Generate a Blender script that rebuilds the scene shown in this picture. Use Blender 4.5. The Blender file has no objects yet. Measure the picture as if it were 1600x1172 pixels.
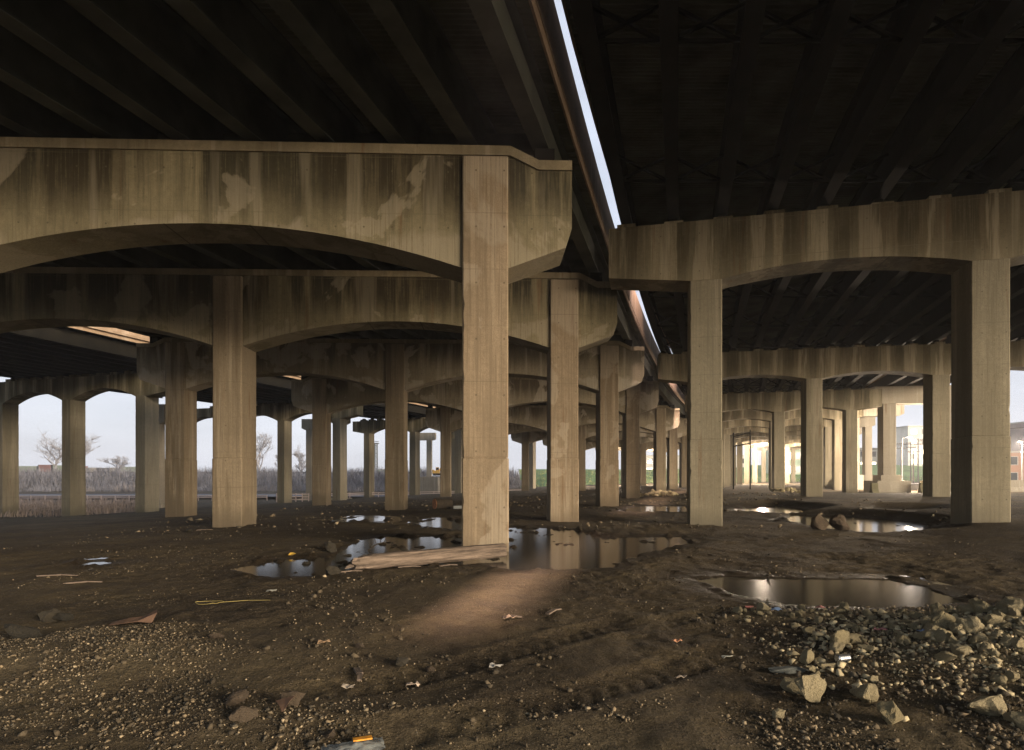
import bpy, math, random
import numpy as np
from mathutils import Vector, noise as mnoise
R = math.radians
random.seed(7); rng = np.random.default_rng(7)
sc = bpy.context.scene
col = sc.collection

# ------------------------------------------------------------------ camera
cam_d = bpy.data.cameras.new('camera'); cam = bpy.data.objects.new('camera', cam_d); col.objects.link(cam)
cam.location = (0, 0, 1.6); cam.rotation_euler = (R(90), 0, 0)
cam_d.sensor_width = 36; cam_d.lens = 20.7; cam_d.shift_y = 158/1600
cam_d.clip_start = 0.05; cam_d.clip_end = 6000
sc.camera = cam

# ------------------------------------------------------------------ light
SUN_EL, SUN_AZ = 5.0, 50.0            # low light from behind the camera, to its right
w = bpy.data.worlds.new('World'); sc.world = w; w.use_nodes = True
wn = w.node_tree; bg = wn.nodes['Background']
sky = wn.nodes.new('ShaderNodeTexSky'); sky.sky_type = 'NISHITA'; sky.sun_disc = False
sky.sun_elevation = R(SUN_EL); sky.sun_rotation = R(180 - SUN_AZ)
sky.altitude = 50; sky.air_density = 1.0; sky.dust_density = 1.0; sky.ozone_density = 1.5
# evening sky: the Nishita sky plus the pale lavender veil that city light gives a thin overcast
_tc = wn.nodes.new('ShaderNodeTexCoord'); _sx = wn.nodes.new('ShaderNodeSeparateXYZ'); wn.links.new(_tc.outputs['Generated'], _sx.inputs[0])
_rp = wn.nodes.new('ShaderNodeValToRGB'); wn.links.new(_sx.outputs[2], _rp.inputs[0])
_e = _rp.color_ramp.elements; _e[0].position = 0.0; _e[0].color = (6.9,7.1,7.9,1); _e[1].position = .4; _e[1].color = (5.8,6.3,7.4,1)
_mr = wn.nodes.new('ShaderNodeMapRange'); wn.links.new(_sx.outputs[1], _mr.inputs[0]); _mr.inputs[1].default_value = -.6; _mr.inputs[2].default_value = .5; _mr.inputs[3].default_value = .35; _mr.inputs[4].default_value = .88
_ad = wn.nodes.new('ShaderNodeMix'); _ad.data_type = 'RGBA'; wn.links.new(_mr.outputs[0], _ad.inputs[0])
_cl = wn.nodes.new('ShaderNodeTexNoise'); _cl.inputs['Scale'].default_value = 2.2; _cl.inputs['Detail'].default_value = 6; _cm = wn.nodes.new('ShaderNodeMapping'); _cm.inputs['Scale'].default_value = (1, 1, 5)
wn.links.new(_tc.outputs['Generated'], _cm.inputs[0]); wn.links.new(_cm.outputs[0], _cl.inputs['Vector'])
_cr = wn.nodes.new('ShaderNodeMapRange'); wn.links.new(_cl.outputs[0], _cr.inputs[0]); _cr.inputs[1].default_value = .35; _cr.inputs[2].default_value = .65; _cr.inputs[3].default_value = .88; _cr.inputs[4].default_value = 1.07
_vm = wn.nodes.new('ShaderNodeVectorMath'); _vm.operation = 'SCALE'; wn.links.new(_rp.outputs[0], _vm.inputs[0]); wn.links.new(_cr.outputs[0], _vm.inputs['Scale'])
wn.links.new(sky.outputs[0], _ad.inputs[6]); wn.links.new(_vm.outputs[0], _ad.inputs[7])
wn.links.new(_ad.outputs[2], bg.inputs[0]); bg.inputs[1].default_value = 0.06
sd = bpy.data.lights.new('sun', 'SUN'); so = bpy.data.objects.new('sun', sd); col.objects.link(so)
sd.energy = 4.4; sd.angle = R(30); sd.color = (1.0, 0.82, 0.60)
to_sun = Vector((math.sin(R(SUN_AZ))*math.cos(R(SUN_EL)), -math.cos(R(SUN_AZ))*math.cos(R(SUN_EL)), math.sin(R(SUN_EL))))
so.rotation_euler = to_sun.to_track_quat('Z', 'Y').to_euler(); so.location = (30, -40, 20)
sc.view_settings.view_transform = 'Standard'; sc.view_settings.look = 'None'
sc.view_settings.gamma = 1.0; sc.view_settings.exposure = 1.25
sc.cycles.max_bounces = 8; sc.cycles.diffuse_bounces = 4

# ------------------------------------------------------------------ helpers
class MB:
    def __init__(s): s.v = []; s.f = []
    def add(s, vs, fs):
        b = len(s.v); s.v += [tuple(p) for p in vs]; s.f += [tuple(i+b for i in f) for f in fs]
    def box(s, x0, x1, y0, y1, z0, z1):
        s.add([(x0,y0,z0),(x1,y0,z0),(x1,y1,z0),(x0,y1,z0),(x0,y0,z1),(x1,y0,z1),(x1,y1,z1),(x0,y1,z1)],
              [(0,3,2,1),(4,5,6,7),(0,1,5,4),(1,2,6,5),(2,3,7,6),(3,0,4,7)])
    def tube(s, pts, rad, n=6, cap=True):
        pts = [Vector(p) for p in pts]; m = len(pts)
        if not hasattr(rad, '__len__'): rad = [rad]*m
        rings = []
        for i, p in enumerate(pts):
            d = (pts[min(i+1, m-1)] - pts[max(i-1, 0)]).normalized()
            a = d.cross(Vector((0,0,1)))
            if a.length < 1e-3: a = Vector((1,0,0))
            a.normalize(); b = d.cross(a)
            rings.append([p + (a*math.cos(2*math.pi*k/n) + b*math.sin(2*math.pi*k/n))*rad[i] for k in range(n)])
        vs = [q for r in rings for q in r]
        fs = [(i*n+k, i*n+(k+1)%n, (i+1)*n+(k+1)%n, (i+1)*n+k) for i in range(m-1) for k in range(n)]
        if cap: fs += [tuple(range(n-1,-1,-1)), tuple((m-1)*n+k for k in range(n))]
        s.add(vs, fs)
    def bar(s, a, b, w_, h_):
        a = Vector(a); b = Vector(b); d = (b-a).normalized()
        sx = d.cross(Vector((0,0,1)))
        if sx.length < 1e-3: sx = Vector((1,0,0))
        sx.normalize(); u = sx.cross(d)
        vs = [p + sx*i*w_/2 + u*j*h_/2 for p in (a,b) for i,j in ((-1,-1),(1,-1),(1,1),(-1,1))]
        s.add(vs, [(0,1,5,4),(1,2,6,5),(2,3,7,6),(3,0,4,7),(3,2,1,0),(4,5,6,7)])
    def build(s, name, m, parent=None, smooth=False):
        me = bpy.data.meshes.new(name); me.from_pydata(s.v, [], s.f); me.update()
        if m: me.materials.append(m)
        if smooth: me.polygons.foreach_set('use_smooth', [True]*len(me.polygons))
        o = bpy.data.objects.new(name, me); col.objects.link(o)
        if parent: o.parent = parent
        return o
def np_mesh(name, V, F, m, parent=None, smooth=False):
    V = np.asarray(V, dtype=np.float32); F = np.asarray(F, dtype=np.int32); k = F.shape[1]
    me = bpy.data.meshes.new(name)
    me.vertices.add(len(V)); me.vertices.foreach_set('co', V.ravel())
    me.loops.add(F.size); me.loops.foreach_set('vertex_index', F.ravel())
    me.polygons.add(len(F)); me.polygons.foreach_set('loop_start', np.arange(0, F.size, k, dtype=np.int32))
    me.polygons.foreach_set('loop_total', np.full(len(F), k, dtype=np.int32))
    me.update(calc_edges=True); me.validate()
    if smooth: me.polygons.foreach_set('use_smooth', np.ones(len(me.polygons), dtype=bool))
    if m: me.materials.append(m)
    o = bpy.data.objects.new(name, me); col.objects.link(o)
    if parent: o.parent = parent
    return o
def tag(o, label=None, cat=None, group=None, kind=None):
    if label: o['label'] = label
    if cat: o['category'] = cat
    if group: o['group'] = group
    if kind: o['kind'] = kind
    return o
def empty(name, loc=(0,0,0), rz=0):
    o = bpy.data.objects.new(name, None); col.objects.link(o); o.location = loc; o.rotation_euler = (0,0,rz)
    o.empty_display_size = .3
    return o
def smooth01(t): t = np.clip(t, 0, 1); return t*t*(3-2*t)
_perm = np.random.default_rng(3).random((256, 256))
def vnoise(x, y):
    xi = np.floor(x).astype(int); yi = np.floor(y).astype(int); fx = x-xi; fy = y-yi
    fx = fx*fx*(3-2*fx); fy = fy*fy*(3-2*fy)
    g = lambda a, b: _perm[a & 255, b & 255]
    return (g(xi,yi)*(1-fx)+g(xi+1,yi)*fx)*(1-fy) + (g(xi,yi+1)*(1-fx)+g(xi+1,yi+1)*fx)*fy - .5
def fbm(x, y, o=4, g=.5):
    s = 0; a = 1; f = 1
    for i in range(o): s = s + a*vnoise(x*f+17.3*i, y*f+5.1*i); a *= g; f *= 2.03
    return s
def P(px, py, z=0.0):
    """ground point under a point of the photograph (used to measure places)"""
    Y = (1.6-z)*920/(py-744); return ((px-800)/920*Y, Y)
def PD(px, Y): return (px-800)/920*Y

# ------------------------------------------------------------------ materials
def mat(name):
    m = bpy.data.materials.new(name); m.use_nodes = True
    nt = m.node_tree; b = nt.nodes['Principled BSDF']; return m, nt, b
def N(nt, t, **k):
    n = nt.nodes.new(t)
    for a, v in k.items():
        if a.startswith('i_'):
            key = a[2:]; key = int(key) if key.isdigit() else key
            n.inputs[key].default_value = v
        else: setattr(n, a, v)
    return n
def L(nt, a, b): nt.links.new(a, b)
def ramp(nt, fac, stops):
    r = nt.nodes.new('ShaderNodeValToRGB'); e = r.color_ramp.elements
    while len(e) < len(stops): e.new(.5)
    for q, (p, c) in zip(e, stops):
        q.position = p; q.color = (c, c, c, 1) if not hasattr(c, '__len__') else (*c, 1)
    L(nt, fac, r.inputs[0]); return r.outputs[0]
def mix(nt, fac, a, b, mode='MIX'):
    n = nt.nodes.new('ShaderNodeMix'); n.data_type = 'RGBA'; n.blend_type = mode
    for s, v in ((0, fac), (6, a), (7, b)):
        if hasattr(v, 'is_linked') or hasattr(v, 'links'): L(nt, v, n.inputs[s])
        elif s == 0: n.inputs[0].default_value = v
        else: n.inputs[s].default_value = (*v, 1)
    return n.outputs[2]
def math_(nt, op, a, b=0.0, c=None, clamp=False):
    n = nt.nodes.new('ShaderNodeMath'); n.operation = op; n.use_clamp = clamp
    for i, v in enumerate((a, b, c)):
        if v is None: continue
        if hasattr(v, 'links'): L(nt, v, n.inputs[i])
        else: n.inputs[i].default_value = v
    return n.outputs[0]
def simple(name, c, rough=.7, metal=0, nscale=None, var=.25, bump=0, emit=None, estr=0):
    m, nt, b = mat(name)
    b.inputs['Base Color'].default_value = (*c, 1); b.inputs['Roughness'].default_value = rough; b.inputs['Metallic'].default_value = metal
    if nscale:
        tc = N(nt, 'ShaderNodeTexCoord'); n = N(nt, 'ShaderNodeTexNoise', i_Scale=nscale, i_Detail=6.0)
        L(nt, tc.outputs['Object'], n.inputs['Vector'])
        lo = tuple(x*(1-var) for x in c); hi = tuple(min(1, x*(1+var)) for x in c)
        L(nt, ramp(nt, n.outputs[0], [(.3, lo), (.7, hi)]), b.inputs['Base Color'])
        if bump:
            bp = N(nt, 'ShaderNodeBump', i_Strength=bump, i_Distance=.02); L(nt, n.outputs[0], bp.inputs['Height']); L(nt, bp.outputs[0], b.inputs['Normal'])
    if emit:
        b.inputs['Emission Color'].default_value = (*emit, 1); b.inputs['Emission Strength'].default_value = estr
    return m
def scaled(nt, vec, s, rnd=None, k=37.0):
    mp = N(nt, 'ShaderNodeMapping'); mp.inputs['Scale'].default_value = s; L(nt, vec, mp.inputs['Vector'])
    if rnd is not None:
        cx = N(nt, 'ShaderNodeCombineXYZ'); L(nt, math_(nt, 'MULTIPLY', rnd, k), cx.inputs[0]); L(nt, math_(nt, 'MULTIPLY', rnd, k*.7), cx.inputs[1])
        L(nt, cx.outputs[0], mp.inputs['Location'])
    return mp.outputs[0]
def concrete(name, base, dark, pale, top=None, depth=2.0, stain=.8, patch=0.0, patch_z=None, boards=0.0, stripe=0.9, column=False, lowdark=0.0, period=0.0):
    """weathered cast concrete: run-off streaks from the top edge, pale lime patches, board marks, pits"""
    m, nt, b = mat(name)
    tc = N(nt, 'ShaderNodeTexCoord'); oc = tc.outputs['Object']
    rnd = N(nt, 'ShaderNodeObjectInfo').outputs['Random']
    sp = N(nt, 'ShaderNodeSeparateXYZ'); L(nt, oc, sp.inputs[0]); z = sp.outputs[2]
    def noise(s, scale, det=5.0, rough=.6, dist=0.0):
        n = N(nt, 'ShaderNodeTexNoise', i_Scale=scale, i_Detail=det, i_Roughness=rough, i_Distortion=dist)
        L(nt, scaled(nt, oc, s, rnd), n.inputs['Vector']); return n.outputs[0]
    big = noise((1,1,.6), .5, 3); c = mix(nt, ramp(nt, big, [(.35, 0), (.65, 1)]), base, tuple(x*.78 for x in base))
    fine = noise((1,1,1), 9, 8, .7)
    c = mix(nt, ramp(nt, fine, [(.3, .6), (.6, 0)]), c, tuple(x*.5 for x in base))
    spk = noise((1,1,1), 45, 4, .8); c = mix(nt, ramp(nt, spk, [(.36, .55), (.47, 0)]), c, tuple(x*.4 for x in base)); c = mix(nt, ramp(nt, spk, [(.56, 0), (.68, .35)]), c, pale)
    horiz = noise((.15,.15,1), 2.2, 3)
    c = mix(nt, ramp(nt, horiz, [(.45, 0), (.6, .3)]), c, tuple(x*.7 for x in base))
    # vertical run-off
    st = noise((1,1,.06), stripe, 6, .68); st2 = noise((1,1,.03), stripe*4.5, 4, .6)
    if top is not None:
        g = math_(nt, 'MULTIPLY', math_(nt, 'SUBTRACT', top, z), 1/depth)          # 0 at the top edge, 1 lower down
        wob = math_(nt, 'ADD', g, math_(nt, 'MULTIPLY', math_(nt, 'SUBTRACT', st2, .5), 1.1))
        fall = ramp(nt, wob, [(.0, 1), (.5, .85), (1.1, .15)])
    else: fall = ramp(nt, noise((1,1,.12), .6, 2), [(.4, .2), (.65, .9)])
    mask = math_(nt, 'MULTIPLY', ramp(nt, st, [(.41, 0), (.48, 1)]), fall)
    c = mix(nt, math_(nt, 'MULTIPLY', mask, stain), c, dark)
    m2 = math_(nt, 'MULTIPLY', ramp(nt, st2, [(.5, 0), (.66, 1)]), fall)
    c = mix(nt, math_(nt, 'MULTIPLY', m2, stain*.75), c, tuple(x*1.25 for x in dark))
    bro = noise((1,1,.12), .32, 3, .5, .3)
    if top is not None: c = mix(nt, math_(nt, 'MULTIPLY', math_(nt, 'MULTIPLY', ramp(nt, bro, [(.46, 0), (.54, 1)]), fall), .62*stain), c, (dark[0]*1.5, dark[1]*1.15, dark[2]))
    pl = noise((1,1,.05), stripe*2.1, 4); c = mix(nt, math_(nt, 'MULTIPLY', ramp(nt, pl, [(.56, 0), (.64, 1)]), .3), c, pale)
    if period:
        ph = math_(nt, 'PINGPONG', math_(nt, 'ADD', math_(nt, 'MULTIPLY', sp.outputs[0], 1.0), math_(nt, 'MULTIPLY', math_(nt, 'SUBTRACT', st, .5), 2.6)), period/2)
        pm_ = ramp(nt, math_(nt, 'ADD', ph, math_(nt, 'MULTIPLY', math_(nt, 'SUBTRACT', st2, .5), .8)), [(period*.27, 0), (period*.36, 1)])
        f2 = ramp(nt, g, [(.3, 1), (.98, .4)])
        c = mix(nt, math_(nt, 'MULTIPLY', math_(nt, 'MULTIPLY', pm_, f2), ramp(nt, big, [(.35, .35), (.65, .8)])), c, dark)
        lm_ = ramp(nt, math_(nt, 'ADD', ph, math_(nt, 'MULTIPLY', math_(nt, 'SUBTRACT', st2, .5), .5)), [(period*.06, .4), (period*.12, 0)])
        c = mix(nt, lm_, c, pale)
    rust = noise((1,1,.08), stripe*3, 3); c = mix(nt, math_(nt, 'MULTIPLY', ramp(nt, rust, [(.64, 0), (.72, 1)]), .45), c, (.13,.06,.025))
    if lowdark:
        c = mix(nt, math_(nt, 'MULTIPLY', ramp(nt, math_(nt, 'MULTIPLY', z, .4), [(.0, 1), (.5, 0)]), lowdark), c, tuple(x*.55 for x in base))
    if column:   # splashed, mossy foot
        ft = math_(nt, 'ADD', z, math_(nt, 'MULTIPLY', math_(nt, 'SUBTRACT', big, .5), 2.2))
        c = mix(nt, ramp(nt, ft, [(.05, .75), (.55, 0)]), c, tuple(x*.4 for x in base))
    if patch:
        pn = noise((1,1,.9), .55, 5, .55, .6)
        pm = ramp(nt, pn, [(.575, 0), (.60, 1)]); rim = ramp(nt, pn, [(.565, 0), (.58, 1), (.60, 0)])
        if patch_z is not None:
            gz = ramp(nt, math_(nt, 'ADD', math_(nt, 'MULTIPLY', math_(nt, 'SUBTRACT', z, patch_z[0]), 1/(patch_z[1]-patch_z[0])), math_(nt, 'MULTIPLY', math_(nt, 'SUBTRACT', pn, .5), 2.5)), [(.35, 1), (.5, 0)])
            pm = math_(nt, 'MAXIMUM', math_(nt, 'MULTIPLY', pm, .9), math_(nt, 'MULTIPLY', gz, ramp(nt, noise((1,1,1), .35, 2), [(.47, 0), (.5, 1)])))
        c = mix(nt, math_(nt, 'MULTIPLY', pm, patch), c, mix(nt, fine, pale, tuple(x*.75 for x in pale)))
        c = mix(nt, math_(nt, 'MULTIPLY', rim, patch*.35), c, tuple(min(1,x*1.25) for x in pale))
    fz = math_(nt, 'PINGPONG', math_(nt, 'ADD', z, math_(nt, 'MULTIPLY', st2, .01)), .61)
    fl = ramp(nt, fz, [(.006, .55), (.014, 0)]); c = mix(nt, math_(nt, 'MULTIPLY', fl, ramp(nt, horiz, [(.4, .3), (.6, 1)])), c, tuple(x*.45 for x in base))
    fx = math_(nt, 'PINGPONG', math_(nt, 'ADD', sp.outputs[0], .2), .305); fz2 = math_(nt, 'PINGPONG', math_(nt, 'ADD', z, .3), .61)
    dd = math_(nt, 'SQRT', math_(nt, 'ADD', math_(nt, 'POWER', fx, 2.0), math_(nt, 'POWER', fz2, 2.0)))
    c = mix(nt, ramp(nt, dd, [(.016, .75), (.026, 0)]), c, tuple(x*.3 for x in base))
    L(nt, c, b.inputs['Base Color']); b.inputs['Roughness'].default_value = .88
    b.inputs['Specular IOR Level'].default_value = .25
    # relief: board marks, pits
    h = math_(nt, 'MULTIPLY', fine, .5)
    pit = N(nt, 'ShaderNodeTexVoronoi', i_Scale=7.0); L(nt, oc, pit.inputs['Vector'])
    h = math_(nt, 'ADD', h, math_(nt, 'MULTIPLY', ramp(nt, pit.outputs[0], [(.0, 0), (.09, 1)]), .8))
    if boards:
        bn = noise((1,1,.01), 14, 1); h = math_(nt, 'ADD', h, math_(nt, 'MULTIPLY', bn, boards))
        br = noise((1,1,.02), 30, 2)
        c2 = mix(nt, math_(nt, 'MULTIPLY', ramp(nt, br, [(.36, .6), (.47, 0)]), ramp(nt, fine, [(.35, .2), (.6, 1)])), c, tuple(x*.42 for x in base)); L(nt, c2, b.inputs['Base Color'])
    bp = N(nt, 'ShaderNodeBump', i_Strength=.7, i_Distance=.012); L(nt, h, bp.inputs['Height']); L(nt, bp.outputs[0], b.inputs['Normal'])
    return m
BASE = (.34,.265,.165); DARK = (.045,.032,.018); PALE = (.50,.43,.34)
M = {}
M['capL'] = concrete('concrete_cap_stained', (.29,.25,.155), (.020,.018,.010), (.40,.35,.26), top=8.75, depth=1.7, stain=.92, patch=.5, patch_z=(6.1,7.6), boards=.6, stripe=.8)
M['capL_brightened'] = concrete('concrete_cap_lime_patched_brightened', (.40,.345,.245), (.045,.036,.022), (.52,.46,.37), top=8.75, depth=1.5, stain=.72, patch=.75, patch_z=(6.2,7.3), boards=.6, stripe=.9)  # lighter base and fainter stains stand in for light; lime patches are real
M['capR'] = concrete('concrete_cap_pale', (.345,.30,.205), (.05,.042,.022), (.44,.39,.29), top=9.9, depth=2.3, stain=.6, stripe=.75, boards=.4, period=1.64)
M['capT'] = concrete('concrete_cap_far', (.33,.29,.19), (.05,.042,.02), (.44,.38,.28), top=11.4, depth=2.2, stain=.6, stripe=.9, period=1.66)
M['ledge'] = concrete('concrete_ledge', (.30,.25,.16), (.05,.04,.025), (.4,.35,.27), stain=.4, stripe=1.2)
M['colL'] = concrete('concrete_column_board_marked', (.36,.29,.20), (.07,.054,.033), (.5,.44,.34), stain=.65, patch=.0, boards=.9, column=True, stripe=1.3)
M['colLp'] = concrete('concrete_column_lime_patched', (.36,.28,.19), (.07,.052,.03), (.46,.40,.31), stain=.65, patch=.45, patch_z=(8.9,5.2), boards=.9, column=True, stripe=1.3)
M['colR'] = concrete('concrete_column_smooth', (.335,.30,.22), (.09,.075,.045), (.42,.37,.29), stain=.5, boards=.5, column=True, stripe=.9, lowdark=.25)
M['pale'] = concrete('concrete_new_pale', (.42,.38,.31), (.18,.15,.11), (.5,.47,.4), stain=.3, stripe=1.0)
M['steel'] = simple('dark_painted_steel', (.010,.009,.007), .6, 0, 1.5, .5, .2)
M['steelL'] = simple('grey_green_painted_steel', (.050,.054,.042), .5, 0, 1.2, .5, .2)
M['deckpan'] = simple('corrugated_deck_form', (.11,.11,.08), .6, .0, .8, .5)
M['fascia'] = concrete('concrete_parapet', (.40,.29,.20), (.12,.08,.05), (.5,.42,.34), stain=.4, stripe=.5)
for k_ in ('steel', 'steelL', 'deckpan'):
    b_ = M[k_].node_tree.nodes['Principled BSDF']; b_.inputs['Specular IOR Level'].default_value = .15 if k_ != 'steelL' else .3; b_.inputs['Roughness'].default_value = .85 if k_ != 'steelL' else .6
M['asphalt'] = simple('asphalt_top', (.05,.05,.05), .9, 0, 4, .2)

# ------------------------------------------------------------------ layout of the overpasses
def c(Y):
    return .28*Y + .0012*np.maximum(0, np.asarray(Y, float)-15)**2
def cf(Y): return float(c(Y))
SLOPE = lambda Y: .28 + .0024*max(0, Y-15)

# ------------------------------------------------------------------ ground
PUD = {
 'A': [P(*q) for q in [(380,884),(400,897),(505,898),(545,884),(640,880),(770,880),(800,889),(930,886),(1000,864),(1078,846),(1062,837),(950,838),(905,828),(850,823),(800,823),(730,838),(620,836),(560,842),(540,856),(520,866),(440,872)]],
 'B': [P(*q) for q in [(1085,901),(1130,898),(1250,901),(1390,903),(1440,914),(1508,936),(1440,944),(1330,944),(1230,941),(1150,926)]],
 'C': [P(*q) for q in [(118,879),(140,881),(176,877),(160,874.5),(135,875.5)]],
 'D': [P(*q) for q in [(1225,812),(1290,824),(1360,830),(1470,828),(1450,817),(1380,809),(1300,804),(1240,804)]],
 'E': [P(*q) for q in [(1340,800),(1400,804),(1462,803),(1450,796),(1390,795)]],
 'F': [P(*q) for q in [(1140,797),(1230,802),(1285,797),(1210,789)]],
 'G': [P(*q) for q in [(640,818),(720,826),(725,814),(690,809)]],
 'H': [P(*q) for q in [(540,812),(600,813),(600,807),(560,806)]],
 'I': [P(*q) for q in [(960,798),(1075,799),(1078,790),(1000,790)]],
}
def sdf(X, Y, poly):
    p = np.array(poly); d = np.full(X.shape, 1e9); ins = np.zeros(X.shape, bool); n = len(p)
    for i in range(n):
        a = p[i]; b = p[(i+1) % n]; e = b-a
        t = np.clip(((X-a[0])*e[0]+(Y-a[1])*e[1])/(e@e), 0, 1)
        d = np.minimum(d, np.hypot(X-a[0]-t*e[0], Y-a[1]-t*e[1]))
        cr = ((a[1] > Y) != (b[1] > Y)) & (X < (b[0]-a[0])*(Y-a[1])/((b[1]-a[1]) if abs(b[1]-a[1]) > 1e-9 else 1e-9)+a[0])
        ins ^= cr
    return np.where(ins, d, -d)
WZ = -.035
def base_h(X, Y):
    q = np.maximum(0, -X-2+.35*(Y-20)); h = -np.minimum(1.9, .018*q+.00045*q*q)
    h = h*(1-smooth01((Y-95)/60)*.25)
    h = h + .28*smooth01((X-9.5)/6)*(1-smooth01((Y-42)/15))
    return h
def ground_h(X, Y, full=True):
    h = base_h(X, Y)
    near = 1/(1+np.maximum(0, np.hypot(X, Y)-10)/14)
    h = h + .05*fbm(X*.22, Y*.22, 3) + .045*fbm(X*1.1+9, Y*1.1, 4)
    lump = smooth01((fbm(X*.6+3, Y*.6+8, 2)+.15)*3)
    h = h + (.026*fbm(X*5.3, Y*5.3, 5, .66)+.02*np.maximum(0, fbm(X*11, Y*11, 3)-.05))*(.35+.65*lump)
    # rubble mound at lower right and windrow
    h = h + .36*np.exp(-(((X-4.9)/1.3)**2+((Y-5.4)/.9)**2)) + .06*np.exp(-(((X-3.3)/.9)**2+((Y-6.75)/.2)**2))
    h = h + .12*np.exp(-(((X+3.6)/1.6)**2+((Y-5.2)/.7)**2)) + .07*np.exp(-(((X+1.2)/1.1)**2+((Y-3.9)/.35)**2))
    # tyre tread marks
    for (ax, ay, bx, by, wd) in ((-1.9,4.1,1.4,6.5,.22),(-1.0,3.55,2.4,5.6,.22),(1.4,6.3,4.6,8.9,.2)):
        d = np.array([bx-ax, by-ay]); Ln = np.hypot(*d); d /= Ln
        s = (X-ax)*d[0]+(Y-ay)*d[1]; t = -(X-ax)*d[1]+(Y-ay)*d[0] + .12*np.sin(s*1.1)
        m = smooth01((wd-np.abs(t))/.07)*smooth01(s/.5)*smooth01((Ln-s)/.5)
        h = h + m*(-.014 + .011*np.sin(s*34+np.abs(t)*22)) + .008*np.exp(-((np.abs(t)-wd-.05)/.05)**2)*smooth01(s/.5)*smooth01((Ln-s)/.5)
    S = np.full(X.shape, -9.)
    for k, poly in PUD.items():
        p = np.array(poly); near_b = (X > p[:,0].min()-2) & (X < p[:,0].max()+2) & (Y > p[:,1].min()-2.5) & (Y < p[:,1].max()+2.5)
        if near_b.any():
            s_ = np.full(X.shape, -9.); s_[near_b] = sdf(X[near_b], Y[near_b], poly); S = np.maximum(S, s_)
    Sn = S + .36*fbm(X*2.1, Y*1.3, 5, .6)*np.clip(.6+(Y-8)*.05, .4, 1.2)
    wet = smooth01((Sn+.9)/.9)
    tgt = WZ + .012 - .05*smooth01((Sn+.05)/.25) + .012*fbm(X*7, Y*7, 3)
    pudw = smooth01((S+.8)/.75)
    tgt = tgt - .03*smooth01((S+.01)/.04) + .2*np.maximum(0, fbm(X*2.6+40, Y*1.7, 4, .6)-.13)*(1-smooth01((X-.6)/.8)*smooth01((14-Y)/.5)*.6)
    h = h*(1-pudw) + tgt*pudw
    return h, wet, S
def axis(lo, hi, step, dmin, dmax, g=1.045):
    a = list(np.arange(lo, hi, step)); s = step; v = hi
    while v < dmax: a.append(v); s *= g; v += s
    a.append(dmax); s = step; v = lo
    b = []
    while v > dmin: s *= g; v -= s; b.append(max(v, dmin))
    return np.array(sorted(set(b)) + a)
gx = axis(-7, 8, .045, -2500, 2500, 1.035); gy = axis(3, 13, .045, -300, 3500, 1.024)
GX, GY = np.meshgrid(gx, gy)
GH, GW, GS = ground_h(GX, GY)
V = np.stack([GX.ravel(), GY.ravel(), GH.ravel()], 1)
nx, ny = len(gx), len(gy)
idx = np.arange(nx*ny).reshape(ny, nx)
F = np.stack([idx[:-1,:-1], idx[:-1,1:], idx[1:,1:], idx[1:,:-1]], -1).reshape(-1, 4)
DUST = np.clip(1.0*np.exp(-(((GX-4.7)/1.5)**2+((GY-5.3)/1.0)**2)**1.5) + .35*np.exp(-(((GX+3.6)/1.8)**2+((GY-4.9)/1.0)**2)) + .5*np.exp(-(((GX-3.2)/1.0)**2+((GY-6.75)/.3)**2)) + .25*np.exp(-(((GX-1)/3)**2+((GY-3.6)/.6)**2)), 0, 1)*np.clip(.75+fbm(GX*2.2, GY*2.2, 4), .2, 1.2)
m, nt, b = mat('bare_dirt_and_gravel')
tc = N(nt, 'ShaderNodeTexCoord'); oc = tc.outputs['Object']
def gn(s, d=6.0, r=.6, sc_=(1,1,1)):
    n = N(nt, 'ShaderNodeTexNoise', i_Scale=s, i_Detail=d, i_Roughness=r); L(nt, scaled(nt, oc, sc_), n.inputs['Vector']); return n.outputs[0]
wet = N(nt, 'ShaderNodeAttribute', attribute_name='wet').outputs['Fac']
big = gn(.35, 4); mid = gn(2.2, 6); fin = gn(30, 6, .7)
cc = mix(nt, ramp(nt, big, [(.38, 0), (.62, 1)]), (.108,.082,.044), (.046,.034,.020))
cc = mix(nt, ramp(nt, mid, [(.45, 0), (.62, .7)]), cc, (.042,.031,.020))
cc = mix(nt, ramp(nt, fin, [(.48, 0), (.70, .6)]), cc, (.14,.105,.070))
vo = N(nt, 'ShaderNodeTexVoronoi', i_Scale=38.0); L(nt, oc, vo.inputs['Vector'])
vc = N(nt, 'ShaderNodeSeparateColor'); L(nt, vo.outputs['Color'], vc.inputs[0])
peb = math_(nt, 'MULTIPLY', ramp(nt, vc.outputs[0], [(.60, 0), (.66, 1)]), ramp(nt, vo.outputs[0], [(.25, 1), (.42, 0)]))
pebm = math_(nt, 'MULTIPLY', peb, ramp(nt, gn(.9, 3), [(.42, .1), (.58, 1)]))
cc = mix(nt, pebm, cc, mix(nt, vc.outputs[1], (.08,.062,.04), (.30,.24,.17)))
vo2 = N(nt, 'ShaderNodeTexVoronoi', i_Scale=95.0); L(nt, oc, vo2.inputs['Vector']); vc2 = N(nt, 'ShaderNodeSeparateColor'); L(nt, vo2.outputs['Color'], vc2.inputs[0])
grit = math_(nt, 'MULTIPLY', ramp(nt, vc2.outputs[0], [(.5, 0), (.56, 1)]), ramp(nt, vo2.outputs[0], [(.3, 1), (.5, 0)]))
cc = mix(nt, math_(nt, 'MULTIPLY', grit, .8), cc, mix(nt, vc2.outputs[1], (.03,.023,.015), (.22,.175,.12)))
dst = N(nt, 'ShaderNodeAttribute', attribute_name='dust').outputs['Fac']
cc = mix(nt, math_(nt, 'MULTIPLY', dst, ramp(nt, fin, [(.35, .45), (.6, .95)])), cc, (.34,.28,.17))
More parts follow.
